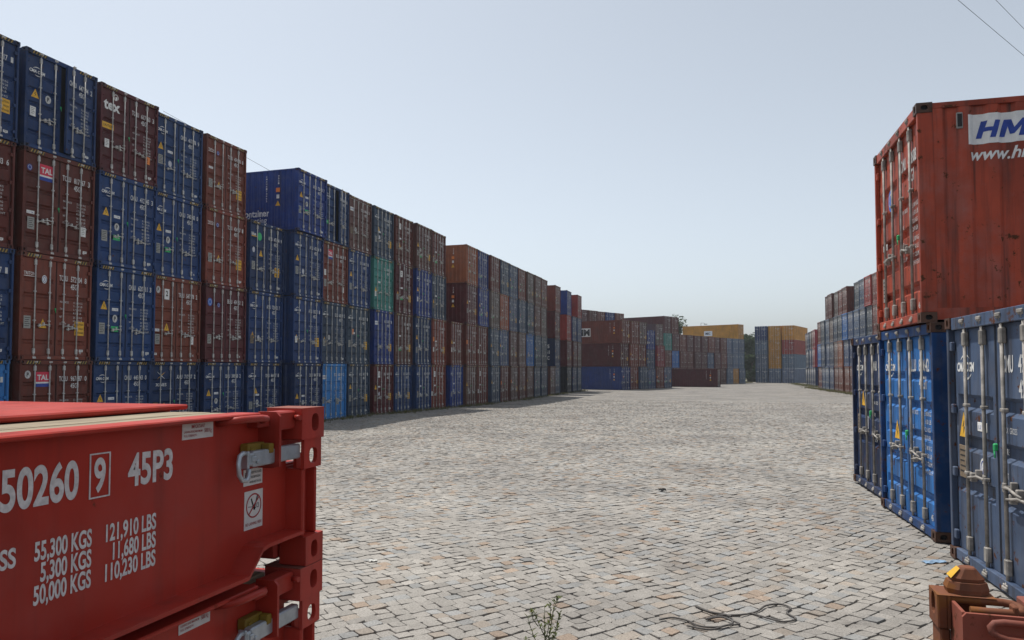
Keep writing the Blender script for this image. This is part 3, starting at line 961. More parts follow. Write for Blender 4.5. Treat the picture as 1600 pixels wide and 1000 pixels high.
for o in list(COL.objects):
    if o.get('label', '').startswith('orange-brown container with bare side') or o.get('label', '') in (
            'maroon container third up in the fifteenth stack from near end of left row', 'red-brown container topping the twenty-fifth stack from near end of left row',
            'maroon container third up in the twenty-fifth stack from near end of left row', 'red container topping the twenty-eighth stack from near end of left row'):
        link('side_marking', ME_VM, o)
    if o.get('label', '').startswith('black container at the bottom of the twenty-sixth'):
        m45 = MB(); put_text(m45, "45", -1.35, 1.15, 0.62, 0.8, 0, 0, 0.03, 0, P=lambda a, b: (a, -(HW + 0.0), b))
        link('side_lettering', m45.to_mesh('side_lettering', [M_WHITE]), o)
    if o.get('label', '').startswith('dark blue container second up in the twenty-fifth'):
        m46 = MB()
        for i, t in enumerate(("45", "G1", "HC")): put_text(m46, t, -1.1 + 0.0 * i, 1.9 - .6 * i, 0.34, 0.5, 0, 0, 0.03, 0, P=lambda a, b: (a, -(HW + 0.0), b))
        link('side_lettering', m46.to_mesh('side_lettering', [M_WHITE]), o)

# ------------------------------------------------------------------ the angled middle block and the rows behind it
def stack_row(p0, d, stacks, group, where, far=True, gz=None, lz=None, spacing=2.50, names=None, style='five', flip=1):
    """stacks along direction d from p0; door faces look to the right of d"""
    d = Vector((d[0], d[1], 0)).normalized()
    nrm = Vector((d.y, -d.x, 0))
    rz = math.atan2(nrm.y, nrm.x)
    out = {}
    for i, s in enumerate(stacks):
        if not s: continue
        p = Vector((p0[0], p0[1], 0)) + d * (spacing * (i + 0.5))
        cs = s.split()
        z = float(G(p.x, p.y)) + 0.01 if gz is None else gz
        for l, cn in enumerate(cs, 1):
            H = HC
            if cn.endswith('*'): cn = cn[:-1]; H = STD
            j = random.uniform(-0.16, 0.16) if far != 'tight' else 0
            loc = (p.x + nrm.x * j, p.y + nrm.y * j, z)
            if cn != '-':
                lab = (names or {}).get((i + 1, l)) or '%s container %s the %s stack %s' % (WORD[cn], lev_word(l, len(cs)), ORD[i + 1], where)
                out[(i + 1, l)] = container(cn, loc, rz, lab, group, H, 1.0, bool(far), style)
            z += H
    return out

F = stack_row((-13.66, 91.3), (5.06, 14.2), ['vivid maroon redbrown', 'redbrown redbrown redbrown', 'steel redbrown greybrown', 'steel* steel* vivid*', 'redbrown crimson greybrown', 'steel'],
              'containers in the angled middle block', 'of the angled middle block', far=False,
              names={(1, 1): 'vivid blue container with long side exposed, under the maroon one in middle block', (1, 2): 'maroon container sandwiched between blue and red-brown ones, long side showing in middle block',
                     (1, 3): 'red-brown container with white letter panel on its long side, topping middle block'})
for l in (1, 2, 3): link('side_marking', ME_VM, F[(1, l)])
link('side_lettering', side_letter_mesh([('#rect', -7.3, -4.41, 0.9, 1.98, 0), ("HMM", -7.2, 1.06, 0.74, 2.66, 1, 0.05, 0)], HC, -1, 'side_lettering', [M_WHITE, M_BLACK]), F[(1, 3)])

stack_row((-22.7, 109.0), (4.9, 10.6), ['brown brown brown maroon', 'brown brown brown brown', 'brown brown brown brown', 'brown brown blue vivid', 'brown brown brown redbrown'],
          'containers in the row behind the middle block', 'of the row behind the middle block', spacing=2.5)

GR = stack_row((-11.5, 126.1), (13.1, 26.9), ['steel brown teal maroon', 'brown bright maroon brown', 'brown brown redbrown', 'brown brown maroon', 'brown maroon maroon', 'brown maroon maroon', 'brown steel redbrown',
               'brown maroon maroon', 'brown brown brown', 'pale pale pale', 'ochre pale pale', 'pale pale pale ochre'],
               'containers in the far angled row', 'of the far angled row', spacing=2.5,
               names={(1, 3): 'teal container third up at the left end of the far angled row', (12, 4): 'long yellow container laid across the right end of the far angled row'})
# white panel on the yellow container's long side
link('side_lettering', side_letter_mesh([('#rect', -7.3, -5.5, 0.75, 1.75, 0), ("MSC", -7.0, 1.02, 0.42, 1.1, 1, 0.04, 0)], HC, -1, 'side_lettering', [M_WHITE, M_BLACK]), GR[(12, 4)])

d_ = Vector((0.144, 0.99, 0)).normalized(); n_ = Vector((d_.y, -d_.x, 0))
pc = Vector((-2.55, 109.6, 0)) + d_ * HW
SR = container('darkred', (pc.x, pc.y, float(G(pc.x, pc.y)) + 0.01), math.atan2(n_.y, n_.x), 'dark red container standing alone on the cobbles before the far angled row', None, STD, 1.0, False, exact=True)
tag(SR, group='single containers')
link('side_marking', vertical_marks(STD), SR)

BK = stack_row((3.65, 160.3), (7.7, -2.3), ['steel pale pale blue', 'pale ochre ochre ochre', 'pale pale red ochre'], 'containers in the stack facing the aisle end',
               'of the block closing the aisle', spacing=2.68,
               names={(3, 4): 'yellow container with its long side showing, at the top right of the end block', (2, 4): 'yellow container topping the middle stack of the end block',
                      (2, 2): 'lower yellow container resting on a pale blue one in the end block', (2, 3): 'middle of three yellow containers stacked in the end block'})

# ------------------------------------------------------------------ the row on the right side of the aisle (doors face left)
def right_stack(p0, d, stacks, group, where, spacing=2.5, names=None):
    """like stack_row, but door faces look to the left of d"""
    d = Vector((d[0], d[1], 0)).normalized()
    nrm = Vector((-d.y, d.x, 0))
    rz = math.atan2(nrm.y, nrm.x)
    out = {}
    for i, s in enumerate(stacks):
        if not s: continue
        p = Vector((p0[0], p0[1], 0)) + d * (spacing * (i + 0.5))
        z = float(G(p.x, p.y)) + 0.01
        cs = s.split()
        for l, cn in enumerate(cs, 1):
            j = random.uniform(-0.1, 0.1)
            lab = (names or {}).get((i + 1, l)) or '%s container %s the %s stack %s' % (WORD[cn], lev_word(l, len(cs)), ORD[i + 1], where)
            out[(i + 1, l)] = container(cn, (p.x + nrm.x * j, p.y + nrm.y * j, z), rz, lab, group, HC, 1.0, True)
            z += HC
    return out
right_stack((12.75, 71.5), (-0.076, 1.0), ['blue slate redbrown steel', 'greybrown steel brown redbrown', 'dull steel slate red', 'steel steel greyblue steel', 'redbrown slate steel slate', 'brown blue steel', 'redbrown steel bright brown',
            'redbrown orange slate redbrown', 'brown greybrown greyblue greybrown', 'steel greyblue greybrown brown', 'steel steel steel brown', 'steel greyblue slate', 'brown bright redbrown'],
            'containers stacked in the right row', 'from near end of right row', spacing=2.56)
right_stack((11.55, 121.5), (-0.02, 1.0), ['dkblue crimson crimson', 'steel steel redbrown', 'greyblue steel slate', 'steel greyblue steel', 'greyblue steel dull'],
            'containers in the low stacks behind the right row', 'in the low group past right row', spacing=2.7)

# ------------------------------------------------------------------ the four containers close by on the right
RZR = R(180 - 4.0)
GN = 'containers close by on the right'
def near(color, yn, xn, yf, xf, z, label, num, style, logo, stickers, H=STD, code="42G1", jitter=0):
    # the door face runs from the near corner (xn, yn) to the far corner (xf, yf)
    dv = Vector((xf - xn, yf - yn, 0)).normalized()
    c = Vector((xn, yn, 0)) + dv * HW
    nrm = Vector((-dv.y, dv.x, 0))
    return container(color, (c.x, c.y, z), math.atan2(nrm.y, nrm.x), label, GN, H, 1.0, False, style, num, logo, stickers, code=code, hazard=False, exact=True)
C['nearsteel'] = (0.072, 0.108, 0.185); WORD['nearsteel'] = 'steel blue'
grey = near('nearsteel', 9.22 - 2.438, 2.34, 9.22, 2.215, 0.01, 'dusty steel blue container at the right edge, nearest to the rusty flatrack', "ECMU 472075 1", 'three', 'carrier',
            T(('triangle', -.90, 1.42), ('white_pill', -.38, 1.46), ('brown_plate', -.94, 1.06), ('white_oval', -.38, 1.04), ('green_seal', -.03, 1.30)))
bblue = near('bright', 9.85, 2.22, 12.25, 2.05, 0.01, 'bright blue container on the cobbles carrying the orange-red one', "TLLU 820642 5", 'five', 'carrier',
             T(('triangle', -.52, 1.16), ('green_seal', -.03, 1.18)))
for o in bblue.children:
    if o.name.startswith('side_panel'): o.color = (0.010, 0.028, 0.085, 1)  # shade of the narrow gap painted into the side panels as dark navy
thirdc = near('navy', 12.42, 2.17, 14.80, 2.03, 0.01, 'navy container mostly hidden behind the bright blue one, farthest of the near right', "CMAU 463118 7", 'three', 'carrier',
              T(('triangle', -.6, 1.5), ('white_oval', -.3, 1.12), ('green_seal', -.03, 1.3), ('brown_plate', -.94, 1.06)))
LET_H = [(0, 0), (0, 1), (.30, 1), (.30, .62), (.70, .62), (.70, 1), (1, 1), (1, 0), (.70, 0), (.70, .38), (.30, .38), (.30, 0)]
LET_M = [(0, 0), (0, 1), (.30, 1), (.50, .52), (.70, 1), (1, 1), (1, 0), (.76, 0), (.76, .60), (.58, .16), (.42, .16), (.24, .60), (.24, 0)]
hred = near('hred', 9.90, 2.13, 12.30, 2.05, 2.605, 'orange-red container with white banner on its side, stacked on the bright blue one', "HDMU 470808 3", 'five', None,
            T(('white_pill', -.84, 1.18), ('green_seal', -.03, 1.20), ('grey_plate', -.92, 0.58), ('size_tag', 1.0, .28), ('blue_round', -.46, 1.78)))
hred.scale = (1, 1, 1.03)
link('side_banner', side_letter_mesh([('#rect', 0.56, 1.62, 2.06, 2.41, 0), ('#poly', LET_H, 0.645, 2.125, 0.20, 0.20, 1, 0.3), ('#poly', LET_M, 0.885, 2.125, 0.20, 0.26, 1, 0.3), ('#poly', LET_M, 1.185, 2.125, 0.20, 0.26, 1, 0.3)], STD, 1, 'side_banner', [M_WHITE, M_LOGOBLUE], True), hred)
link('side_lettering', side_letter_mesh([("www.hmm21.com", 0.585, 1.875, 0.135, 1.36, 0, 0.02, 0.3)], STD, 1, 'side_lettering', [M_WHITE], True), hred)
for rt in (grey, bblue, thirdc, hred):
    for o in rt.children_recursive:
        if o.name.startswith(('lock_rod', 'door_handle')):
            o.material_slots[0].link = 'OBJECT'; o.material_slots[0].material = M_GALV_OLD
        if o.name.startswith('corner_casting'): o.color = (0.085, 0.042, 0.028, 1)
        if o.name.startswith('frame') and rt is bblue: o.color = (0.014, 0.060, 0.19, 1)
        if o.data and o.data.materials and o.data.materials[0] == M_PAINT:
            o.material_slots[0].link = 'OBJECT'; o.material_slots[0].material = M_PAINT_NEAR
vent = MB()
vent.box(-0.43, -0.50, HW - 0.012, HW + 0.012, 2.25, 2.44, 0, 0.008)
vent.box(-0.44, -0.49, HW + 0.012, HW + 0.015, 2.27, 2.42, 1)
link('air_vent', vent.to_mesh('air_vent', [M_GREYPL, M_BLACK]), hred)

# ------------------------------------------------------------------ collapsed flatracks, left foreground (local: x=0 outer side, y=0 far end, z=0 underside)
RW, RL, RH = 2.438, 12.19, 0.63
def rack_meshes():
    out = {}
    # --- side beams: web, bottom flange with its step up at the end, top flange
    def beam(sx):
        mb = MB()
        X = (lambda x: x) if sx > 0 else (lambda x: -RW - x)
        path = [(-RL + .13, .14), (-RL + .247, .14), (-RL + .395, .137), (-RL + .47, .052), (-.475, .052), (-.395, .134), (-.36, .141), (-.247, .143), (-.13, .143)]
        web = path + [(-.13, .606), (-RL + .13, .606)]
        mb.prism(web, 'x', X(-.092), X(-.106), 0)
        fl = path + [(y, z - .014) for y, z in path[::-1]]
        for (a, b) in zip(path[:-1], path[1:]):
            (ya, za), (yb, zb) = a, b
            mb.mesh_part([(X(-.003), ya, za), (X(-.17), ya, za), (X(-.17), yb, zb), (X(-.003), yb, zb), (X(-.003), ya, za - .014), (X(-.17), ya, za - .014), (X(-.17), yb, zb - .014), (X(-.003), yb, zb - .014)],
                         [(0, 1, 2, 3), (4, 7, 6, 5), (0, 3, 7, 4), (1, 5, 6, 2)], 0)
        mb.box(X(-.092), X(-.106), -.1295, -.014, .478, .606, 0); mb.box(X(-.092), X(-.106), -.1295, -.014, .143, .392, 0)
        mb.box(X(-.035), X(-.15), -RL + .40, -.375, .607, .622, 0, .004)
        for k in range(7):                                      # inner stiffeners
            mb.box(X(-.107), X(-.17), -1.2 - k * 1.6, -1.215 - k * 1.6, .06, .60, 0)
        return mb
    out['side_beam'] = [(beam(1), [M_RACK]), (beam(-1), [M_RACK])]
    # --- corner posts
    def post(sx, sy):
        mb = MB()
        def X(x): return x if sx > 0 else -RW - x
        def Y(y): return y if sy > 0 else -RL - y
        def box(x0, x1, y0, y1, z0, z1, m=0, bev=.006): mb.box(X(x0), X(x1), Y(y0), Y(y1), z0, z1, m, bev)
        def ph(y0, y1, z0, z1, cy, cz, ry, rz, x, dep, floor):
            a0, a1 = sorted((Y(y0), Y(y1)))
            mb.plate_hole(lambda a, b, d: (X(x - d), a, b), a0, a1, z0, z1, Y(cy), cz, ry, rz, dep, 0, 1, 20, floor)
        # top casting with a slot
        ph(-.165, -.004, .503, .628, -.070, .568, .026, .036, .004, .035, True)
        box(-.0005 - .16, .0035, -.165, -.16, .503, .628); box(-.16, .0035, -.008, -.003, .503, .628)
        mb.face([(X(.004), Y(-.165), .628), (X(-.17), Y(-.165), .628), (X(-.17), Y(-.003), .628), (X(.004), Y(-.003), .628)], 2)
        mb.face([(X(.004), Y(-.165), .503), (X(-.17), Y(-.165), .503), (X(-.17), Y(-.003), .503), (X(.004), Y(-.003), .503)], 0)
        # hole plate under it
        ph(-.138, -.012, .385, .503, -.071, .434, .029, .032, -.003, .018, False)
        box(-.004, -.018, -.138, -.134, .385, .503, 0, 0); box(-.004, -.10, -.016, -.012, .486, .503, 0, 0)
        # recessed column
        box(-.012, -.10, -.132, -.112, .115, .385); box(-.012, -.10, -.040, -.026, .115, .385)
        box(-.055, -.07, -.112, -.040, .115, .44, 0, 0)
        # bottom casting
        ph(-.128, -.002, .0, .115, -.066, .058, .024, .034, .003, .035, True)
        box(-.0005 - .12, .0025, -.128, -.123, .0, .115); box(-.12, .0025, -.007, -.002, .0, .115)
        mb.face([(X(.003), Y(-.128), .115), (X(-.13), Y(-.128), .115), (X(-.13), Y(-.002), .115), (X(.003), Y(-.002), .115)], 0)
        mb.face([(X(.003), Y(-.128), .0), (X(-.13), Y(-.128), .0), (X(-.13), Y(-.002), .0), (X(.003), Y(-.002), .0)], 0)
        # back of the post
        box(-.106, -.16, -.16, -.012, .12, .40, 0, 0)
        return mb
    out['corner_post'] = [(post(sx, sy), [M_RACK, M_DARK, M_RACK_DULL]) for sx in (1, -1) for sy in (1, -1)]
    # --- end member between post and bracket plate, with pin, and the bracket plate
    mb = MB()
    mb.box(-.025, -.10, -.302, -.166, .548, .619, 0, .006)
    mb.tube([(-.02, -.178, .592), (.004, -.178, .592)], .011, 10, 0)
    mb.prism([(-.092, .41), (-.03, .41), (.002, .418), (.002, .605), (-.014, .622), (-.092, .622)], 'y', -.302, -.314, 0)
    mb.box(-.04, -.092, -.385, -.314, .565, .600, 0, .004)
    out['lash_bracket'] = [(mb, [M_RACK])]
    mb = MB()
    mb.tube([(-.09, -.545, .592), (-.045, -.54, .600), (-.020, -.515, .604), (-.012, -.48, .605), (-.012, -.41, .604), (-.014, -.375, .600), (-.05, -.365, .59)], .0135, 10, 0)
    out['lashing_rail'] = [(mb, [M_RACK])]
    mb = MB()
    mb.box(-.018, -.052, -.440, -.140, .429, .486, 0, .005)
    mb.box(-.014, -.056, -.470, -.440, .436, .482, 0, .006)
    mb.box(-.010, -.016, -.455, -.43, .45, .47, 0, .003)
    mb.box(-.012, -.018, -.425, -.41, .44, .455, 0, .003)
    mb.box(-.016, -.05, -.474, -.462, .425, .49, 0, .004)
    mb.tube([(-.03, -.466, .480), (-.020, -.50, .486), (-.014, -.525, .478), (-.010, -.536, .455), (-.008, -.534, .415), (-.008, -.518, .394), (-.010, -.49, .390), (-.014, -.474, .402), (-.018, -.468, .425)], .0085, 8, 0)
    out['lashing_bar'] = [(mb, [M_ZINC])]
    mb = MB()
    mb.box(-.052, -.091, -.425, -.322, .466, .510, 0, .005)
    mb.box(-.014, -.052, -.350, -.322, .470, .506, 0, .004)
    mb.tube([(-.053, -.405, .488), (-.045, -.405, .488)], .010, 8, 0)
    out['yellow_stop_block'] = [(mb, [M_BRASS])]
    # --- timber deck
    mb = MB()
    n = 16; w = (RW - .30) / n
    for i in range(n):
        x0 = -.15 - i * w
        mb.box(x0 - .004, x0 - w + .004, -RL + .6, -.17, .565, .605 + random.uniform(-.003, .002), 0, .004)
    out['timber_deck'] = [(mb, [M_WOOD])]
    # --- end sills and cross members
    sills, cross = [], []
    for (a, b) in ((-.15, -.03), (-RL + .03, -RL + .15)):
        mb = MB(); mb.box(-.17, -RW + .17, a, b, .15, .58, 0, .01); mb.box(-.13, -RW + .13, a + .01, b - .01, .018, .152, 0, .01)
        sills.append((mb, [M_RACK]))
    for k in range(9):
        mb = MB(); mb.box(-.17, -RW + .17, -1.0 - k * 1.25, -1.06 - k * 1.25, .42, .562, 0)
        cross.append((mb, [M_RACK]))
    out['end_sill'] = sills; out['cross_member'] = cross
    return out
M_WOOD, nt_, b_ = new_mat("weathered_timber")
tc_ = N(nt_, "ShaderNodeTexCoord"); mp_ = N(nt_, "ShaderNodeMapping"); mp_.inputs['Scale'].default_value = (14, .8, 10)
nt_.links.new(tc_.outputs['Object'], mp_.inputs['Vector'])
nz_ = N(nt_, "ShaderNodeTexNoise", Scale=4.0, Detail=8.0, Roughness=0.65); nt_.links.new(mp_.outputs[0], nz_.inputs['Vector'])
rp_ = ramp(nt_, nz_.outputs[0], 0.3, 0.72, (0.13, 0.095, 0.06, 1), (0.36, 0.30, 0.20, 1)); nt_.links.new(rp_.outputs[0], b_.inputs['Base Color'])
b_.inputs['Roughness'].default_value = 0.85
bp_ = N(nt_, "ShaderNodeBump", Strength=0.4, Distance=0.004); nt_.links.new(nz_.outputs[0], bp_.inputs['Height']); nt_.links.new(bp_.outputs[0], b_.inputs['Normal'])

RACK_O = Vector((-1.65, 2.735, 0.005))
parts = rack_meshes()
PRE = {k: [(mb.to_mesh('rack_' + k, mats)) for mb, mats in v] for k, v in parts.items()}
# folded end wall, lying on the deck
mb = MB()
mb.box(-.625, -RW + .225, -2.75, -.065, .609, .631, 0, .006)
for k in range(3): mb.box(-.70 - k * .6, -.82 - k * .6, -.16, -.08, .585, .620, 0, .01)
ME_WALL = mb.to_mesh('folded_end_wall', [M_RACK])
# stencilled lettering on the web (positions read from the photograph, web plane x=-.092)
TRES[0] = 7
mb = MB(); xw = -.0905
def wy(Y): return Y - RACK_O.y
def wz(z): return z - 1.265
def st(s, Y0, Y1, z0, z1, bold=.028, m=0): put_text(mb, s, wy(Y0), wz(z0), z1 - z0, Y1 - Y0, xw, m, bold)
st("550260", 1.346, 1.620, 1.697, 1.794)
st("9", 1.671, 1.711, 1.703, 1.792)
for (a, b, c, d) in ((1.655, 1.727, 1.683, 1.687), (1.655, 1.727, 1.806, 1.810), (1.655, 1.659, 1.687, 1.806), (1.723, 1.727, 1.687, 1.806)):
    mb.box(xw - .001, xw + .001, wy(a), wy(b), wz(c), wz(d), 0)
st("45P3", 1.793, 1.976, 1.700, 1.791)
for i, (g, k, l) in enumerate((("MAX. GROSS", "55,300 KGS", "121,910 LBS"), ("TARE", "5,300 KGS", "11,680 LBS"), ("NET", "50,000 KGS", "110,230 LBS"))):
    z = 1.553 - i * .0565
    if i == 0: st("MAX. GROSS", 1.16, 1.439, z, z + .046)
    else: st(g, 1.16, 1.16 + .03 * len(g), z, z + .046)
    wk = .178 * (1 if i != 1 else .895); wl = .192 * (1 if i != 1 else .865)
    st(k, 1.668 - wk, 1.668, z, z + .046); st(l, 1.909 - wl, 1.909, z, z + .046)
ME_STENCIL = mb.to_mesh('weight_stencil', [M_STENC])
# stickers on the web
TRES[0] = 3
def rack_sticker(Y0, Y1, z0, z1, lines, ring=False):
    mb = MB()
    x = -.0915
    mb.box(x, x + .0016, wy(Y0), wy(Y1), wz(z0), wz(z1), 0)
    x += .0024
    for (s, fy, fz, fh, fw, m) in lines:
        put_text(mb, s, wy(Y0 + (Y1 - Y0) * fy), wz(z0 + (z1 - z0) * fz), (z1 - z0) * fh, (Y1 - Y0) * fw, x, m, .01)
    if ring:
        cy, cz = wy((Y0 + Y1) / 2), wz(z0 + (z1 - z0) * .60); r = (Y1 - Y0) * .42
        Tn = np.linspace(0, 2 * math.pi, 29)
        for t0, t1 in zip(Tn[:-1], Tn[1:]):
            mb.face([(x, cy + k * math.cos(t), cz + k * math.sin(t)) for k, t in ((r * .88, t0), (r * .88, t1), (r, t1), (r, t0))], 1)
        def bar(a, b, w, m):
            a, b = Vector((cy + a[0] * r, cz + a[1] * r)), Vector((cy + b[0] * r, cz + b[1] * r))
            d = (b - a).normalized(); nn = Vector((-d.y, d.x)) * w * r
            mb.face([(x + (.001 if m == 1 else 0), *(a + nn)), (x + (.001 if m == 1 else 0), *(b + nn)), (x + (.001 if m == 1 else 0), *(b - nn)), (x + (.001 if m == 1 else 0), *(a - nn))], m)
        bar((-.66, -.66), (.66, .66), .06, 1)
        bar((-.35, .6), (.05, -.35), .07, 2); bar((.05, -.35), (.45, .75), .06, 2); bar((-.75, -.02), (.1, -.12), .025, 2); bar((.05, -.35), (.22, -.15), .07, 2)
        bar((.38, .12), (.62, .12), .025, 2); bar((.38, -.2), (.62, -.2), .025, 2); bar((.38, .12), (.38, -.2), .025, 2); bar((.62, .12), (.62, -.2), .025, 2)
    return mb.to_mesh('rack_sticker', [M_STICK, M_STRED, M_BLACK])
M_STICK = plain("sticker_white", (0.62, 0.61, 0.60), 0.6, 0, 0.1, 20, 0)
M_STRED = plain("sticker_red_print", (0.33, 0.03, 0.035), 0.6, 0, 0.1, 20, 0)
ME_ST = [rack_sticker(2.016, 2.165, 1.815, 1.869, [("IMPORTANT", .28, .66, .22, .44, 1), ("LASHING RING MAXIMUM", .05, .40, .13, .58, 1), ("PULL STRENGTH", .05, .16, .13, .40, 1), ("5000 Kg", .70, .34, .24, .24, 1)]),
         rack_sticker(2.336, 2.448, 1.615, 1.676, [("R", .06, .5, .3, .16, 2), ("KEEP IN LOCKED", .38, .70, .14, .56, 2), ("POSITION", .38, .42, .14, .5, 2), ("WHEN NOT IN USE", .30, .12, .14, .62, 2)]),
         rack_sticker(2.343, 2.452, 1.452, 1.594, [("NO LASHING HERE", .06, .10, .075, .88, 1)], True)]
def make_rack(z, label):
    root = empty('collapsed_flatrack', (RACK_O.x, RACK_O.y, z))
    tag(root, label, 'flatrack', 'collapsed flatracks stacked in the left foreground')
    made = {}
    for k, mes in PRE.items():
        for me in mes: made.setdefault(k, []).append(link(k, me, root))
    wb = made['side_beam'][0]
    link('lettering', ME_STENCIL, wb)
    for me in ME_ST: link('sticker', me, wb)
    return root
top_rack = make_rack(0.005 + 2 * RH, 'red flatrack with large white stencilled weights and code, topmost in the foreground stack')
link('folded_end_wall', ME_WALL, top_rack)
make_rack(0.005 + RH, 'red flatrack lying directly under the one with the large stencilled weights')
make_rack(0.005, 'red flatrack on the cobbles at the bottom of the foreground stack')

# ------------------------------------------------------------------ rusty flatracks, right foreground
def rusty_rack(z0, label, first):
    root = empty('rusty_flatrack', (0.66, 3.04, z0))
    tag(root, label, 'flatrack', 'rusty flatracks in the right foreground')
    H = 0.63
    def P(x, y, z): return (x - 0.66, y - 3.04, z - 0.635)
    def bx(mb, x0, x1, y0, y1, za, zb, m=0, b=.006): mb.box(x0 - .66, x1 - .66, y0 - 3.04, y1 - 3.04, za - .635, zb - .635, m, b)
    mb = MB()
    mb.plate_hole(lambda a, b, d: P(.66 + d, a, b), 2.925, 3.045, 1.150, 1.265, 2.985, 1.222, .026, .038, .05, 0, 1, 16)
    bx(mb, .661, .69, 2.921, 2.931, 1.151, 1.264, 0, .003); bx(mb, .661, .84, 3.035, 3.046, 1.151, 1.264, 0, .004)
    mb.face([P(.66, 2.921, 1.265), P(.84, 2.921, 1.265), P(.84, 3.046, 1.265), P(.66, 3.046, 1.265)], 0)
    bx(mb, .69, .70, 2.921, 3.04, 1.151, 1.264, 0, 0)
    bx(mb, .668, .70, 2.929, 3.04, 0.76, 1.150, 0, .006)
    bx(mb, .662, .80, 2.925, 3.045, 0.636, 0.755, 0, .008)
    link('corner_post', mb.to_mesh('rusty_corner_post', [M_RUST, M_DARK]), root)
    # handle loop on top
    mb = MB()
    pts = [(.69, 2.935, 1.252), (.78, 2.935, 1.252), (.86, 2.935, 1.252), (.886, 2.930, 1.250), (.902, 2.915, 1.246), (.906, 2.895, 1.242), (.896, 2.876, 1.238), (.872, 2.868, 1.236), (.80, 2.866, 1.236), (.745, 2.868, 1.236)]
    mb.tube([P(*p) for p in pts], .0135, 12, 0)
    bx(mb, .868, .884, 2.855, 2.90, 1.20, 1.262, 0, .004)
    link('lashing_handle', mb.to_mesh('rusty_lashing_handle', [M_RUST]), root)
    # bracket plate and inner web with a chamfered corner
    mb = MB()
    bx(mb, .702, .714, 2.796, 2.945, 1.10, 1.250, 0, .002)
    mb.prism([(.700 - .66, 1.236 - .635), (.712 - .66, 1.250 - .635), (12.6, 1.250 - .635), (12.6, .70 - .635), (.700 - .66, .70 - .635)], 'y', 2.782 - 3.04, 2.795 - 3.04, 0)
    bx(mb, .93, 12.8, 2.93, 3.03, .72, 1.255, 0, .004)
    bx(mb, .93, 12.8, 2.80, 2.93, .85, .87, 0, 0)
    link('side_beam', mb.to_mesh('rusty_side_beam', [M_RACK_DULL]), root)
    mb = MB()
    pts = [(1.05, 2.752, 1.236), (.90, 2.752, 1.236), (.81, 2.752, 1.238), (.782, 2.750, 1.234), (.770, 2.746, 1.222), (.772, 2.742, 1.208), (.790, 2.738, 1.197), (.815, 2.736, 1.190), (.90, 2.736, 1.186), (1.05, 2.736, 1.184)]
    mb.tube([P(*p) for p in pts], .0115, 12, 0)
    link('lashing_handle', mb.to_mesh('rusty_lower_handle', [M_RACK_DULL]), root)
    mb = MB()
    for y in (.62, 1.4, 2.1): bx(mb, .78, 12.7, y, y + .10, .70, .84, 0, .004)
    bx(mb, .75, .80, .62, 2.78, .70, .90, 0, .004); bx(mb, 12.6, 12.7, .62, 3.0, .70, 1.2, 0, .004)
    bx(mb, .80, 12.6, .64, 2.78, .845, .875, 0, .002)
    for y in (.61, 2.92): bx(mb, 12.7, 12.84, y, y + .12, .636, 1.264, 0, .006)
    bx(mb, .66, .78, .61, .73, .636, 1.264, 0, .006)
    link('base_frame', mb.to_mesh('rusty_base_frame', [M_RACK_DULL]), root)
    return root
rusty_rack(0.635, 'rusty brown flatrack end at lower right, uppermost, carrying the yellow-tipped cone', True)
rusty_rack(0.005, 'rusty brown flatrack on the cobbles beneath the one carrying the cone', False)
# twistlock cone sitting in the casting
mb = MB()
def loft(mb, secs, ms):
    base = len(mb.v)
    for (x0, x1, y0, y1, z) in secs:
        c = .25
        dx, dy = (x1 - x0) * c, (y1 - y0) * c
        mb.v += [(x0 + dx, y0, z), (x1 - dx, y0, z), (x1, y0 + dy, z), (x1, y1 - dy, z), (x1 - dx, y1, z), (x0 + dx, y1, z), (x0, y1 - dy, z), (x0, y0 + dy, z)]
    for i in range(len(secs) - 1):
        for k in range(8):
            a, b = base + i * 8 + k, base + i * 8 + (k + 1) % 8
            mb.f.append((a, b, b + 8, a + 8)); mb.mi.append(ms[i] if k not in (6, 7, 5) or ms[i] == 0 else ms[i]); mb.sm.append(False)
    e = base + (len(secs) - 1) * 8
    mb.f.append(tuple(e + k for k in range(8))); mb.mi.append(ms[-1]); mb.sm.append(False)
loft(mb, [(-.062, .062, -.048, .048, 0), (-.066, .066, -.05, .05, .016), (-.058, .06, -.045, .045, .040)], [0, 0])
cone_root = empty('twistlock_cone', (.764, 2.984, 1.266))
tag(cone_root, 'rusty twistlock cone with a yellow painted edge on the flatrack corner', 'twistlock')
link('collar', mb.to_mesh('twistlock_collar', [M_RUST]), cone_root)
mb = MB()
loft(mb, [(-.050, .052, -.036, .036, .0405), (-.052, .054, -.038, .038, .052), (-.022, .030, -.026, .026, .084), (-.018, .026, -.022, .022, .088)], [0, 0, 0])
link('cone_head', mb.to_mesh('twistlock_head', [M_RUST]), cone_root)
mb = MB()
mb.face([(-.0535, -.030, .052), (-.0535, .030, .052), (-.0235, .021, .085), (-.0235, -.021, .085)], 0)
link('yellow_edge', mb.to_mesh('twistlock_yellow_edge', [M_YPAINT]), cone_root)

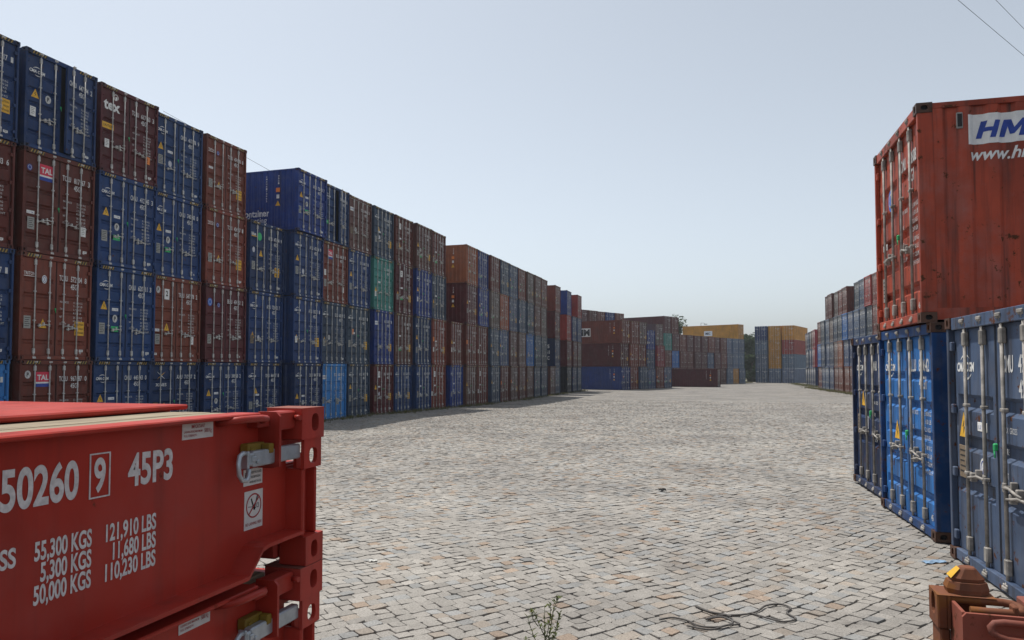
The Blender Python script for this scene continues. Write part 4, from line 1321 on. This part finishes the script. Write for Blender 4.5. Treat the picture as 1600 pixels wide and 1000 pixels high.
# ------------------------------------------------------------------ ground sheet and cobbles
def stone_mat(name, attr):
    m, nt, b = new_mat(name)
    L = nt.links
    tc = N(nt, "ShaderNodeTexCoord")
    if attr:
        a = N(nt, "ShaderNodeAttribute"); a.attribute_name = 'stone'; base = a.outputs['Color']
        cell_h = None
    else:
        mp = N(nt, "ShaderNodeMapping"); mp.inputs['Rotation'].default_value = (0, 0, R(40)); mp.inputs['Scale'].default_value = (1, 1, 1)
        L.new(tc.outputs['Object'], mp.inputs['Vector'])
        v = N(nt, "ShaderNodeTexVoronoi", Scale=6.0); v.inputs['Randomness'].default_value = 0.45
        L.new(mp.outputs[0], v.inputs['Vector'])
        sep = N(nt, "ShaderNodeSeparateColor"); L.new(v.outputs['Color'], sep.inputs[0])
        r = ramp(nt, sep.outputs[0], 0.0, 1.0, (0.19, 0.184, 0.172, 1), (0.36, 0.345, 0.32, 1))
        e = r.color_ramp.elements.new(0.82); e.color = (0.32, 0.305, 0.285, 1)
        e = r.color_ramp.elements.new(0.9); e.color = (0.30, 0.25, 0.19, 1)
        v2 = N(nt, "ShaderNodeTexVoronoi", Scale=6.0, feature='DISTANCE_TO_EDGE'); v2.inputs['Randomness'].default_value = 0.45
        L.new(mp.outputs[0], v2.inputs['Vector'])
        r2 = ramp(nt, v2.outputs[0], 0.02, 0.10)
        base = mix(nt, r2.outputs[0], (0.13, 0.115, 0.095, 1), r.outputs[0])
        cell_h = r2.outputs[0]
    n = N(nt, "ShaderNodeTexNoise", Scale=55.0, Detail=6.0, Roughness=0.7)
    L.new(tc.outputs['Object'], n.inputs['Vector'])
    sp = ramp(nt, n.outputs[0], 0.3, 0.72, (0.66, 0.66, 0.66, 1), (1.28, 1.28, 1.28, 1))
    c = mix(nt, 1.0, base, sp.outputs[0], 'MULTIPLY')
    nf = N(nt, "ShaderNodeTexNoise", Scale=170.0, Detail=3.0, Roughness=0.7)
    L.new(tc.outputs['Object'], nf.inputs['Vector'])
    sf = ramp(nt, nf.outputs[0], 0.36, 0.66, (0.72, 0.72, 0.72, 1), (1.2, 1.2, 1.2, 1))
    c = mix(nt, 1.0, c, sf.outputs[0], 'MULTIPLY')
    no = N(nt, "ShaderNodeTexNoise", Scale=0.85, Detail=7.0, Roughness=0.62)        # oil and dirt spots left by the machines
    L.new(tc.outputs['Object'], no.inputs['Vector'])
    so = ramp(nt, no.outputs[0], 0.60, 0.72, (1, 1, 1, 1), (0.66, 0.64, 0.63, 1))
    c = mix(nt, 1.0, c, so.outputs[0], 'MULTIPLY')
    n2 = N(nt, "ShaderNodeTexNoise", Scale=0.35, Detail=4.0, Roughness=0.6)
    L.new(tc.outputs['Object'], n2.inputs['Vector'])
    st_ = ramp(nt, n2.outputs[0], 0.34, 0.66, (0.78, 0.77, 0.77, 1), (1.12, 1.11, 1.09, 1))
    c = mix(nt, 1.0, c, st_.outputs[0], 'MULTIPLY')
    L.new(c, b.inputs['Base Color'])
    b.inputs['Roughness'].default_value = 0.82
    b.inputs['Specular IOR Level'].default_value = 0.3
    bp = N(nt, "ShaderNodeBump", Strength=0.55, Distance=0.006)
    L.new(n.outputs[0], bp.inputs['Height'])
    if cell_h is not None:
        bq = N(nt, "ShaderNodeBump", Strength=0.8, Distance=0.02)
        L.new(cell_h, bq.inputs['Height']); L.new(bq.outputs[0], bp.inputs['Normal'])
    L.new(bp.outputs[0], b.inputs['Normal'])
    return m
M_STONE = stone_mat("granite_setts", True)
M_STONE_FAR = stone_mat("granite_setts_beyond", False)
M_DIRT = plain("joint_dirt", (0.085, 0.075, 0.06), 0.95, 0, 0.35, 30.0)

def sheet(name, xs, ys, off, mat):
    xs, ys = np.array(xs, float), np.array(ys, float)
    X, Y = np.meshgrid(xs, ys)
    Z = G(X, Y) + off
    v = np.stack([X.ravel(), Y.ravel(), Z.ravel()], 1)
    nx = len(xs)
    f = [(j * nx + i, j * nx + i + 1, (j + 1) * nx + i + 1, (j + 1) * nx + i) for j in range(len(ys) - 1) for i in range(nx - 1)]
    me = bpy.data.meshes.new(name)
    me.from_pydata(v.tolist(), [], f)
    me.materials.append(mat)
    me.update()
    return tag(link(name, me), kind='structure')
M_EARTH = plain("dry_earth_and_grass", (0.16, 0.15, 0.09), 0.95, 0, 0.4, 1.5)
SPLIT = 62.0
sheet('ground', [-3000, -800, -300, -120, -60] + list(np.arange(-40, 41, 1.0)) + [60, 120, 300, 800, 3000], [-600, -100, -40, -20] + list(np.arange(-12, 200, 2.0)) + [260, 400, 900, 4000], -0.032, M_DIRT)
sheet('far_cobblestones', np.arange(-34, 40.1, 1.0), np.arange(SPLIT, 166, 1.5), 0.0, M_STONE_FAR)
sheet('earth_verge', [-900, -300, -100, -34] + list(np.arange(-30, 41, 5.0)) + [100, 300, 900], list(np.arange(166, 200, 4.0)) + [260, 400, 900, 2500], 0.0, M_EARTH)

def setts():
    s = 0.126
    ang = R(55)
    ca, sa = math.cos(ang), math.sin(ang)
    # lattice covering the yard
    umax = 95
    nv = int(2 * umax / s)
    corners = []
    J = np.arange(-nv // 2, nv // 2)
    cols = np.arange(-nv // 2, nv // 2)
    A = R(YAW)
    keepU0, keepU1, keepV0, keepV1 = [], [], [], []
    seed = []
    for j in J:
        L = rng.uniform(0.84, 1.2, len(cols)) * s * 1.04
        e = np.cumsum(L); e = e - e[len(e) // 2] + rng.uniform(0, s)
        u0, u1 = e[:-1], e[1:]
        v0 = j * s
        cx, cy = (u0 + u1) / 2, v0 + s / 2
        x = cx * ca - cy * sa; y = cx * sa + cy * ca
        # in the camera's view, with a margin
        xc = x * math.cos(A) + y * math.sin(A); d = -x * math.sin(A) + y * math.cos(A)
        k = (d > 2.6) & (np.abs(xc) < 0.72 * d + 2.6) & (y < SPLIT + 0.1) & (x > -19.2) & (x < 14)
        if k.any():
            keepU0.append(u0[k]); keepU1.append(u1[k]); keepV0.append(np.full(k.sum(), v0))
    u0 = np.concatenate(keepU0); u1 = np.concatenate(keepU1); v0 = np.concatenate(keepV0); v1 = v0 + s
    n = len(u0)
    gap = rng.uniform(0.0012, 0.0048, (n, 4))
    a0, a1, b0, b1 = u0 + gap[:, 0], u1 - gap[:, 1], v0 + gap[:, 2], v1 - gap[:, 3]
    ch = rng.uniform(0.004, 0.022, (n, 4, 2))
    jt = lambda k=0.009: rng.uniform(-k, k, n)
    U = np.stack([a0 + ch[:, 0, 0], a1 - ch[:, 1, 0], a1 + jt(.005), a1 + jt(.005), a1 - ch[:, 2, 0], a0 + ch[:, 3, 0], a0 + jt(.005), a0 + jt(.005)], 1)
    V = np.stack([b0 + jt(), b0 + jt(), b0 + ch[:, 1, 1], b1 - ch[:, 2, 1], b1 + jt(), b1 + jt(), b1 - ch[:, 3, 1], b0 + ch[:, 0, 1]], 1)
    cu, cv = U.mean(1, keepdims=True), V.mean(1, keepdims=True)
    h = rng.normal(0, 0.003, (n, 1)); tx = rng.normal(0, 0.034, (n, 1)); ty = rng.normal(0, 0.034, (n, 1))
    rings = []
    for k, dz in ((1.0, -0.045), (1.0, -0.0035), (0.972, -0.0004)):
        uu, vv = cu + (U - cu) * k, cv + (V - cv) * k
        rings.append((uu, vv, dz + h + (tx * (uu - cu) + ty * (vv - cv)) * (1 if dz > -.04 else 0)))
    dome = rng.uniform(-0.0015, 0.002, (n, 1))
    rings.append((cu, cv, h + dome))
    uu = np.concatenate([r[0] for r in rings], 1); vv = np.concatenate([r[1] for r in rings], 1); zz = np.concatenate([r[2] for r in rings], 1)
    # gentle arcs in the courses
    u_, v_ = uu + 0.07 * np.sin(vv * 1.1 + 0.6) + 0.02 * np.sin(vv * 3.1), vv + 0.08 * np.sin(uu * 0.7) + 0.02 * np.sin(uu * 2.7 + 1)
    x = u_ * ca - v_ * sa; y = u_ * sa + v_ * ca
    z = G(x, y) + zz
    co = np.stack([x, y, z], 2).reshape(-1, 3)
    base = (np.arange(n) * 25)[:, None]
    faces = []
    k8 = np.arange(8)
    q = []
    for r in (0, 1):
        q.append(np.stack([r * 8 + k8, r * 8 + (k8 + 1) % 8, (r + 1) * 8 + (k8 + 1) % 8, (r + 1) * 8 + k8], 1))
    q = np.concatenate(q)                                    # 16 quads
    t = np.stack([16 + k8, 16 + (k8 + 1) % 8, np.full(8, 24)], 1)
    Q = (base[:, :, None] + q[None]).reshape(-1); Tt = (base[:, :, None] + t[None]).reshape(-1)
    me = bpy.data.meshes.new('cobblestones')
    nq, ntr = n * 16, n * 8
    me.vertices.add(n * 25); me.vertices.foreach_set('co', co.ravel().astype(np.float32))
    me.loops.add(nq * 4 + ntr * 3)
    me.loops.foreach_set('vertex_index', np.concatenate([Q, Tt]).astype(np.int32))
    me.polygons.add(nq + ntr)
    me.polygons.foreach_set('loop_start', np.concatenate([np.arange(nq) * 4, nq * 4 + np.arange(ntr) * 3]).astype(np.int32))
    me.polygons.foreach_set('use_smooth', np.concatenate([np.zeros(nq, bool), np.zeros(ntr, bool)]))
    # stone colours: greys, some warm and rusty, some bluish
    g = np.clip(rng.normal(0.288, 0.024, n), 0.18, 0.38)
    col = np.stack([g * 1.045, g * 0.985, g * 0.895], 1)
    px = co.reshape(n, 25, 3)[:, 24]
    patch = 0.5 + 0.5 * np.sin(px[:, 0] * 0.9 + 1.3 * np.sin(px[:, 1] * .6)) * np.sin(px[:, 1] * 0.75 + np.sin(px[:, 0] * .7))
    kind = rng.random(n)
    warm = kind < 0.05 + 0.16 * patch
    col[warm] = np.stack([g * 1.05, g * 0.92, g * 0.78], 1)[warm]
    rusty = kind < 0.02 + 0.05 * patch
    col[rusty] = np.stack([g * 1.02, g * 0.80, g * 0.62], 1)[rusty]
    cool = (kind > 0.88)
    col[cool] = np.stack([g * 0.96, g * 0.96, g * 0.93], 1)[cool]
    at = me.attributes.new('stone', 'FLOAT_COLOR', 'POINT')
    full = np.concatenate([np.repeat(col, 25, 0), np.ones((n * 25, 1))], 1)
    at.data.foreach_set('color', full.ravel().astype(np.float32))
    me.materials.append(M_STONE)
    me.update()
    me.validate()
    print('setts', n)
    return tag(link('cobblestones', me), kind='structure')
setts()

# ------------------------------------------------------------------ grass and weeds along the stacks
def leaf_mat(name, c0, c1, trans=0.25):
    m, nt, b = new_mat(name)
    L = nt.links
    tc = N(nt, "ShaderNodeTexCoord")
    n = N(nt, "ShaderNodeTexNoise", Scale=1.3, Detail=3.0); L.new(tc.outputs['Object'], n.inputs['Vector'])
    geo = N(nt, "ShaderNodeNewGeometry")
    a = N(nt, "ShaderNodeMath", operation='ADD'); L.new(n.outputs[0], a.inputs[0])
    mu = N(nt, "ShaderNodeMath", operation='MULTIPLY_ADD'); L.new(geo.outputs['Random Per Island'], mu.inputs[0]); mu.inputs[1].default_value = 0.5; mu.inputs[2].default_value = -0.25
    L.new(mu.outputs[0], a.inputs[1])
    r = ramp(nt, a.outputs[0], 0.2, 0.8, c0 + (1,), c1 + (1,)); L.new(r.outputs[0], b.inputs['Base Color'])
    b.inputs['Roughness'].default_value = 0.65
    b.inputs['Specular IOR Level'].default_value = 0.25
    tr = N(nt, "ShaderNodeBsdfTranslucent"); L.new(r.outputs[0], tr.inputs['Color'])
    mx = nt.nodes.new("ShaderNodeMixShader"); mx.inputs[0].default_value = trans
    out = nt.nodes['Material Output']
    L.new(b.outputs[0], mx.inputs[1]); L.new(tr.outputs[0], mx.inputs[2]); L.new(mx.outputs[0], out.inputs['Surface'])
    return m
M_GRASS = leaf_mat("verge_grass", (0.05, 0.065, 0.02), (0.17, 0.15, 0.06))
M_LEAF = leaf_mat("tree_leaves", (0.018, 0.040, 0.012), (0.06, 0.10, 0.03))
M_WEED = leaf_mat("weed_leaves", (0.05, 0.08, 0.018), (0.15, 0.16, 0.03))
M_BARK = plain("bark", (0.10, 0.075, 0.05), 0.9, 0, 0.35, 10)
M_STEM = plain("weed_stem", (0.07, 0.085, 0.03), 0.8, 0, 0.3, 20)

def blades(name, centres, hmin, hmax):
    V, Fc = [], []
    for (x, y, k) in centres:
        z = float(G(x, y)) - 0.01
        for _ in range(k):
            a = random.uniform(0, 2 * math.pi); rr = random.uniform(0, 0.10)
            bx_, by_ = x + rr * math.cos(a), y + rr * math.sin(a)
            h = random.uniform(hmin, hmax); w = random.uniform(.004, .010)
            t = random.uniform(0, 2 * math.pi); lx, ly = math.cos(t) * h * random.uniform(.2, .9), math.sin(t) * h * random.uniform(.2, .9)
            p = random.uniform(0, math.pi)
            n = len(V)
            V += [(bx_ - w * math.cos(p), by_ - w * math.sin(p), z), (bx_ + w * math.cos(p), by_ + w * math.sin(p), z),
                  (bx_ + lx * .45 + w * .7 * math.cos(p), by_ + ly * .45 + w * .7 * math.sin(p), z + h * .65), (bx_ + lx * .45 - w * .7 * math.cos(p), by_ + ly * .45 - w * .7 * math.sin(p), z + h * .65), (bx_ + lx, by_ + ly, z + h)]
            Fc += [(n, n + 1, n + 2, n + 3), (n + 3, n + 2, n + 4)]
    me = bpy.data.meshes.new(name); me.from_pydata(V, [], Fc); me.materials.append(M_GRASS); me.update()
    return link(name, me)
cs = []
y = 20.0
while y < 88:
    dens = 0.5 + 0.5 * math.sin(y * 0.9) * math.sin(y * 0.37 + 1)
    for _ in range(3):
        if random.random() < 0.35 + 0.6 * dens:
            cs.append((-17.55 + abs(random.gauss(0, .32 * (0.5 + dens))) - .15, y + random.uniform(-.1, .1), random.randint(4, 9)))
    y += 0.07 + y * 0.0008
tag(blades('grass', cs, 0.06, 0.24), kind='stuff', label='thin grass growing along the foot of the left container row', cat='grass')
cs = []
for _ in range(900):
    y = random.uniform(72, 110)
    cs.append((12.05 - .076 * (y - 75) - abs(random.gauss(0, .45)) + .25, y, random.randint(4, 8)))
for _ in range(700):
    y = random.uniform(112, 152); cs.append((11.2 - abs(random.gauss(0, .8)), y, random.randint(4, 8)))
for _ in range(300):
    cs.append((random.uniform(-1, 3.2), 158 + random.uniform(-2, 4), random.randint(5, 8)))
tag(blades('grass', cs, 0.08, 0.32), kind='stuff', label='dry grass along the foot of the right container row', cat='grass')

# tall weed in the foreground joint
weed = empty('weed', (-1.335, 5.23, 0.0))
tag(weed, 'spindly green weed growing from the cobbles at the bottom of the view', 'plant')
stem, leaf = MB(), MB()
rw = random.Random(5)
Ar = Vector((math.cos(R(YAW)), math.sin(R(YAW)), 0)); Fw = Vector((-math.sin(R(YAW)), math.cos(R(YAW)), 0))
def sprig(p0, p1, r, nl, size):
    p0, p1 = Vector(p0), Vector(p1)
    side = Vector((rw.uniform(-.02, .02), rw.uniform(-.02, .02), 0))
    pts = [p0.lerp(p1, t) + side * math.sin(t * math.pi) for t in (0, .25, .5, .75, 1)]
    stem.tube(pts, [r, r * .85, r * .7, r * .55, r * .35], 6, 0)
    for i in range(nl):
        t = rw.uniform(.35, 1.02) if i > 3 else rw.uniform(.9, 1.03)
        b = p0.lerp(p1, min(t, 1)) + side * math.sin(min(t, 1) * math.pi)
        a = rw.uniform(0, 2 * math.pi)
        d = Vector((math.cos(a), math.sin(a), rw.uniform(.2, 1.3))).normalized()
        L_ = size * rw.uniform(.5, 1.2)
        w = d.cross(Vector((0, 0, 1))).normalized() * L_ * .22
        leaf.face([b, b + d * L_ * .5 + w, b + d * L_, b + d * L_ * .5 - w], 0)
def wp(a, f, z): return Ar * a + Fw * f + Vector((0, 0, z))
for (a, f, z, b, g_, zb) in ((0, 0, 0, .07, .02, .40), (0, 0, 0, -.005, .0, .33), (0, 0, .12, -.085, .02, .31), (0, 0, 0, .10, -.02, .30), (-.02, 0, 0, -.13, .01, .27), (.0, 0, .1, .04, .01, .37), (.03, 0, .0, .09, .03, .20), (-.03, 0, 0, -.14, -.03, .12), (.02, 0, .02, .03, -.02, .16), (.05, .01, .25, .095, .01, .395), (-.05, 0, .2, -.10, 0, .30)):
    sprig(wp(a, f, z), wp(b, g_, zb), .004, 26, .036)
link('stem', stem.to_mesh('weed_stem', [M_STEM]), weed)
link('leaves', leaf.to_mesh('weed_leaves', [M_WEED]), weed)

# old cable lying on the setts
mb = MB()
def smooth(pts, n=6):
    P_ = [Vector(p) for p in pts]; out = []
    for i in range(len(P_) - 1):
        a, b, c, d = P_[max(i - 1, 0)], P_[i], P_[i + 1], P_[min(i + 2, len(P_) - 1)]
        for k in range(n):
            t = k / n
            out.append(0.5 * ((2 * b) + (c - a) * t + (2 * a - 5 * b + 4 * c - d) * t * t + (3 * b - a - 3 * c + d) * t ** 3))
    return out + [P_[-1]]
zc = 0.014
mb.tube(smooth([(-.62, 6.18, zc), (-.52, 6.26, zc), (-.40, 6.22, zc), (-.30, 6.12, zc), (-.16, 6.14, zc), (-.05, 6.28, zc), (-.14, 6.36, zc + .01), (-.26, 6.30, zc), (-.16, 6.42, zc), (.02, 6.50, zc), (.14, 6.62, zc), (.22, 6.78, zc + .008), (.34, 6.88, zc), (.42, 6.80, zc), (.38, 6.66, zc), (.44, 6.52, zc), (.34, 6.42, zc), (.24, 6.46, zc), (.10, 6.56, zc)]), .008, 8, 0)
mb.tube(smooth([(-.40, 6.10, zc), (-.22, 6.06, zc), (-.10, 6.18, zc + .006), (.0, 6.26, zc), (-.08, 6.34, zc)]), .008, 8, 0)
mb.tube(smooth([(-.36, 6.62, zc), (-.24, 6.50, zc), (-.12, 6.46, zc), (-.06, 6.40, zc + .01)]), .010, 8, 0)
M_CABLE = plain("dirty_rubber", (0.085, 0.078, 0.072), 0.8, 0, 0.4, 30)
tag(link('old_cable', mb.to_mesh('old_cable', [M_CABLE])), 'dark old cable lying in loose loops on the cobbles', 'cable')

# small litter on the setts
def scrap(name, x, y, w, l, rz, mat, label, cat, curl=.02, seed=1):
    r = random.Random(seed); mb = MB(); n = 5
    z0 = float(G(x, y)) + .006
    top = [[(w * (i / n - .5), l * (j / n - .5) * (1 + r.uniform(-.1, .1)), z0 + curl * abs(math.sin(i * 1.3 + j * .9 + seed))) for i in range(n + 1)] for j in range(n + 1)]
    for j in range(n):
        for i in range(n):
            q = [top[j][i], top[j][i + 1], top[j + 1][i + 1], top[j + 1][i]]
            mb.face(q, 0); mb.face([(a, b, c - .002) for a, b, c in q[::-1]], 0)
    o = link(name, mb.to_mesh(name, [mat])); o.location = (x, y, 0); o.rotation_euler = (0, 0, rz)
    return tag(o, label, cat)
M_SCRAPB = plain("faded_blue_plastic", (0.20, 0.30, 0.42), .6, 0, .25, 20)
M_SCRAPW = plain("dirty_paper", (0.55, 0.54, 0.50), .8, 0, .2, 20)
M_SCRAPD = plain("dark_rubber_lump", (0.03, 0.03, 0.03), .8, 0, .3, 20)
scrap('plastic_scrap', 1.98, 8.86, .26, .10, .5, M_SCRAPB, 'flat pale blue plastic scrap on the setts before the right containers', 'litter', .015, 2)
scrap('paper_scrap', -3.72, 7.18, .09, .07, .3, M_SCRAPW, 'tiny white paper scrap on the setts right of the red flatracks', 'litter', .015, 5)
scrap('rubber_lump', -1.21, 12.70, .11, .09, 1.0, M_SCRAPD, 'small black lump lying in the middle of the open cobbles', 'litter', .05, 3)

# ------------------------------------------------------------------ trees far behind
def tree_mesh(seed, h, rad, nl, base=0.12):
    r = random.Random(seed)
    tr, cr = MB(), MB()
    tr.tube([(0, 0, -.2), (0.1, 0, h * .2), (-.1, .1, h * .45), (.05, 0, h * .75)], [h * .028, h * .022, h * .016, h * .006], 8, 0)
    cl = []
    for i in range(26):
        z = h * (base + (0.97 - base) * r.random() ** 0.8)
        f = 1 - ((z / h - .5) / .55) ** 2
        R_ = rad * max(.25, f) * r.uniform(.35, .95)
        a = r.uniform(0, 2 * math.pi)
        c = Vector((R_ * math.cos(a), R_ * math.sin(a), z))
        cl.append((c, rad * r.uniform(.22, .45)))
        tr.tube([(0, 0, z * .7), tuple(c * .6 + Vector((0, 0, z * .3))), tuple(c)], [h * .009, h * .006, h * .002], 5, 0)
    for i in range(nl):
        c, q = cl[r.randrange(len(cl))]
        d = Vector((r.gauss(0, 1), r.gauss(0, 1), r.gauss(0, .8))); d.normalize()
        p = c + d * q * r.random() ** .45
        s = r.uniform(.14, .34)
        u = Vector((r.gauss(0, 1), r.gauss(0, 1), r.gauss(0, .7))).normalized(); w = u.cross(Vector((r.gauss(0, 1), r.gauss(0, 1), r.gauss(0, 1)))).normalized()
        cr.face([p - u * s, p + w * s * .55, p + u * s, p - w * s * .55], 0)
    return tr.to_mesh('trunk', [M_BARK]), cr.to_mesh('crown', [M_LEAF])
TM = [tree_mesh(3, 13, 4.6, 15000, .06), tree_mesh(8, 12, 5.4, 16000, .1), tree_mesh(21, 9, 3.6, 11000, .04)]
for (x, y, k, sc, lab) in ((2.6, 176, 0, .80, 'dark green tree filling the gap left of the end block'), (5.6, 181, 1, .86, 'tall leafy tree rising behind the left edge of the end block'),
                           (-12.6, 176, 1, 1.16, 'dark tree showing above the far row left of the yellow container'), (-1.6, 178, 2, 1.0, 'low tree mostly hidden behind the right end of the far row'),
                           (3.4, 169.5, 2, .66, 'bushy low tree standing foremost in the gap beside the end block'), (0.6, 171.5, 2, .75, 'round bushy tree at the left side of the gap beside the end block')):
    t = empty('tree', (x, y, float(G(x, y)) - .05), random.uniform(0, 6))
    t.scale = (sc,) * 3
    tag(t, lab, 'tree', 'trees behind the yard')
    link('trunk', TM[k][0], t); link('crown', TM[k][1], t)

# ------------------------------------------------------------------ floodlight mast and overhead wires
mast = empty('floodlight_mast', (-9.0, 206.0, float(G(-9, 206)) - .1))
tag(mast, 'slender floodlight mast with two lamp arms rising behind the yellow container', 'lamp post')
mb = MB(); mb.tube([(0, 0, 0), (0, 0, 15.4)], [.16, .09], 10, 0)
M_MAST = plain("mast_grey", (0.22, 0.23, 0.24), .6, .2, .15)
link('pole', mb.to_mesh('mast_pole', [M_MAST]), mast)
for (dx, z0, z1) in ((-1.3, 14.2, 13.95), (1.25, 15.3, 15.0)):
    mb = MB(); mb.tube([(0, 0, z0), (dx * .5, -.2, z0 + .05), (dx, -.4, z1)], .05, 6, 0)
    mb.box(dx - .45, dx + .45, -.6, -.2, z1 - .12, z1 + .06, 0, .04)
    link('lamp_arm', mb.to_mesh('lamp_arm', [M_MAST]), mast)
M_WIRE = plain("overhead_wire", (0.05, 0.055, 0.06), .6, .3, .1, 5, 0)
def wire(p0, p1, r, label, t0=-6, t1=6, sag=0.0):
    p0, p1 = Vector(p0), Vector(p1)
    mb = MB()
    mb.tube([p0.lerp(p1, t) for t in np.linspace(t0, t1, 24)], r, 6, 0)
    tag(link('overhead_wire', mb.to_mesh('overhead_wire', [M_WIRE])), label, 'wire', 'overhead wires')
wire((7.034, 26.691, 14), (10.671, 32.256, 14), .008, 'longer of two thin overhead wires crossing the top right sky')
wire((8.207, 27.046, 14), (9.838, 29.666, 14), .007, 'shorter thin overhead wire in the extreme top right corner', -12, 12)
wire((-37.94, 50.50, 19.23), (-36.36, 51.02, 18.30), .015, 'thin wire running down to the exposed vivid blue container', -4, 6)

# ------------------------------------------------------------------ haze
M_HAZE = bpy.data.materials.new("thin_haze"); M_HAZE.use_nodes = True
nt_ = M_HAZE.node_tree; nt_.nodes.clear()
pv_ = N(nt_, "ShaderNodeVolumePrincipled", Density=0.0004, Anisotropy=0.3); pv_.inputs['Color'].default_value = (0.86, 0.90, 0.95, 1)
ho_ = N(nt_, "ShaderNodeOutputMaterial"); nt_.links.new(pv_.outputs[0], ho_.inputs['Volume'])
mb = MB(); mb.box(-3100, 3100, -700, 4100, -2.4, 21.5)
tag(link('haze', mb.to_mesh('haze', [M_HAZE])), kind='stuff', label='thin pale haze hanging over the whole yard', cat='haze')
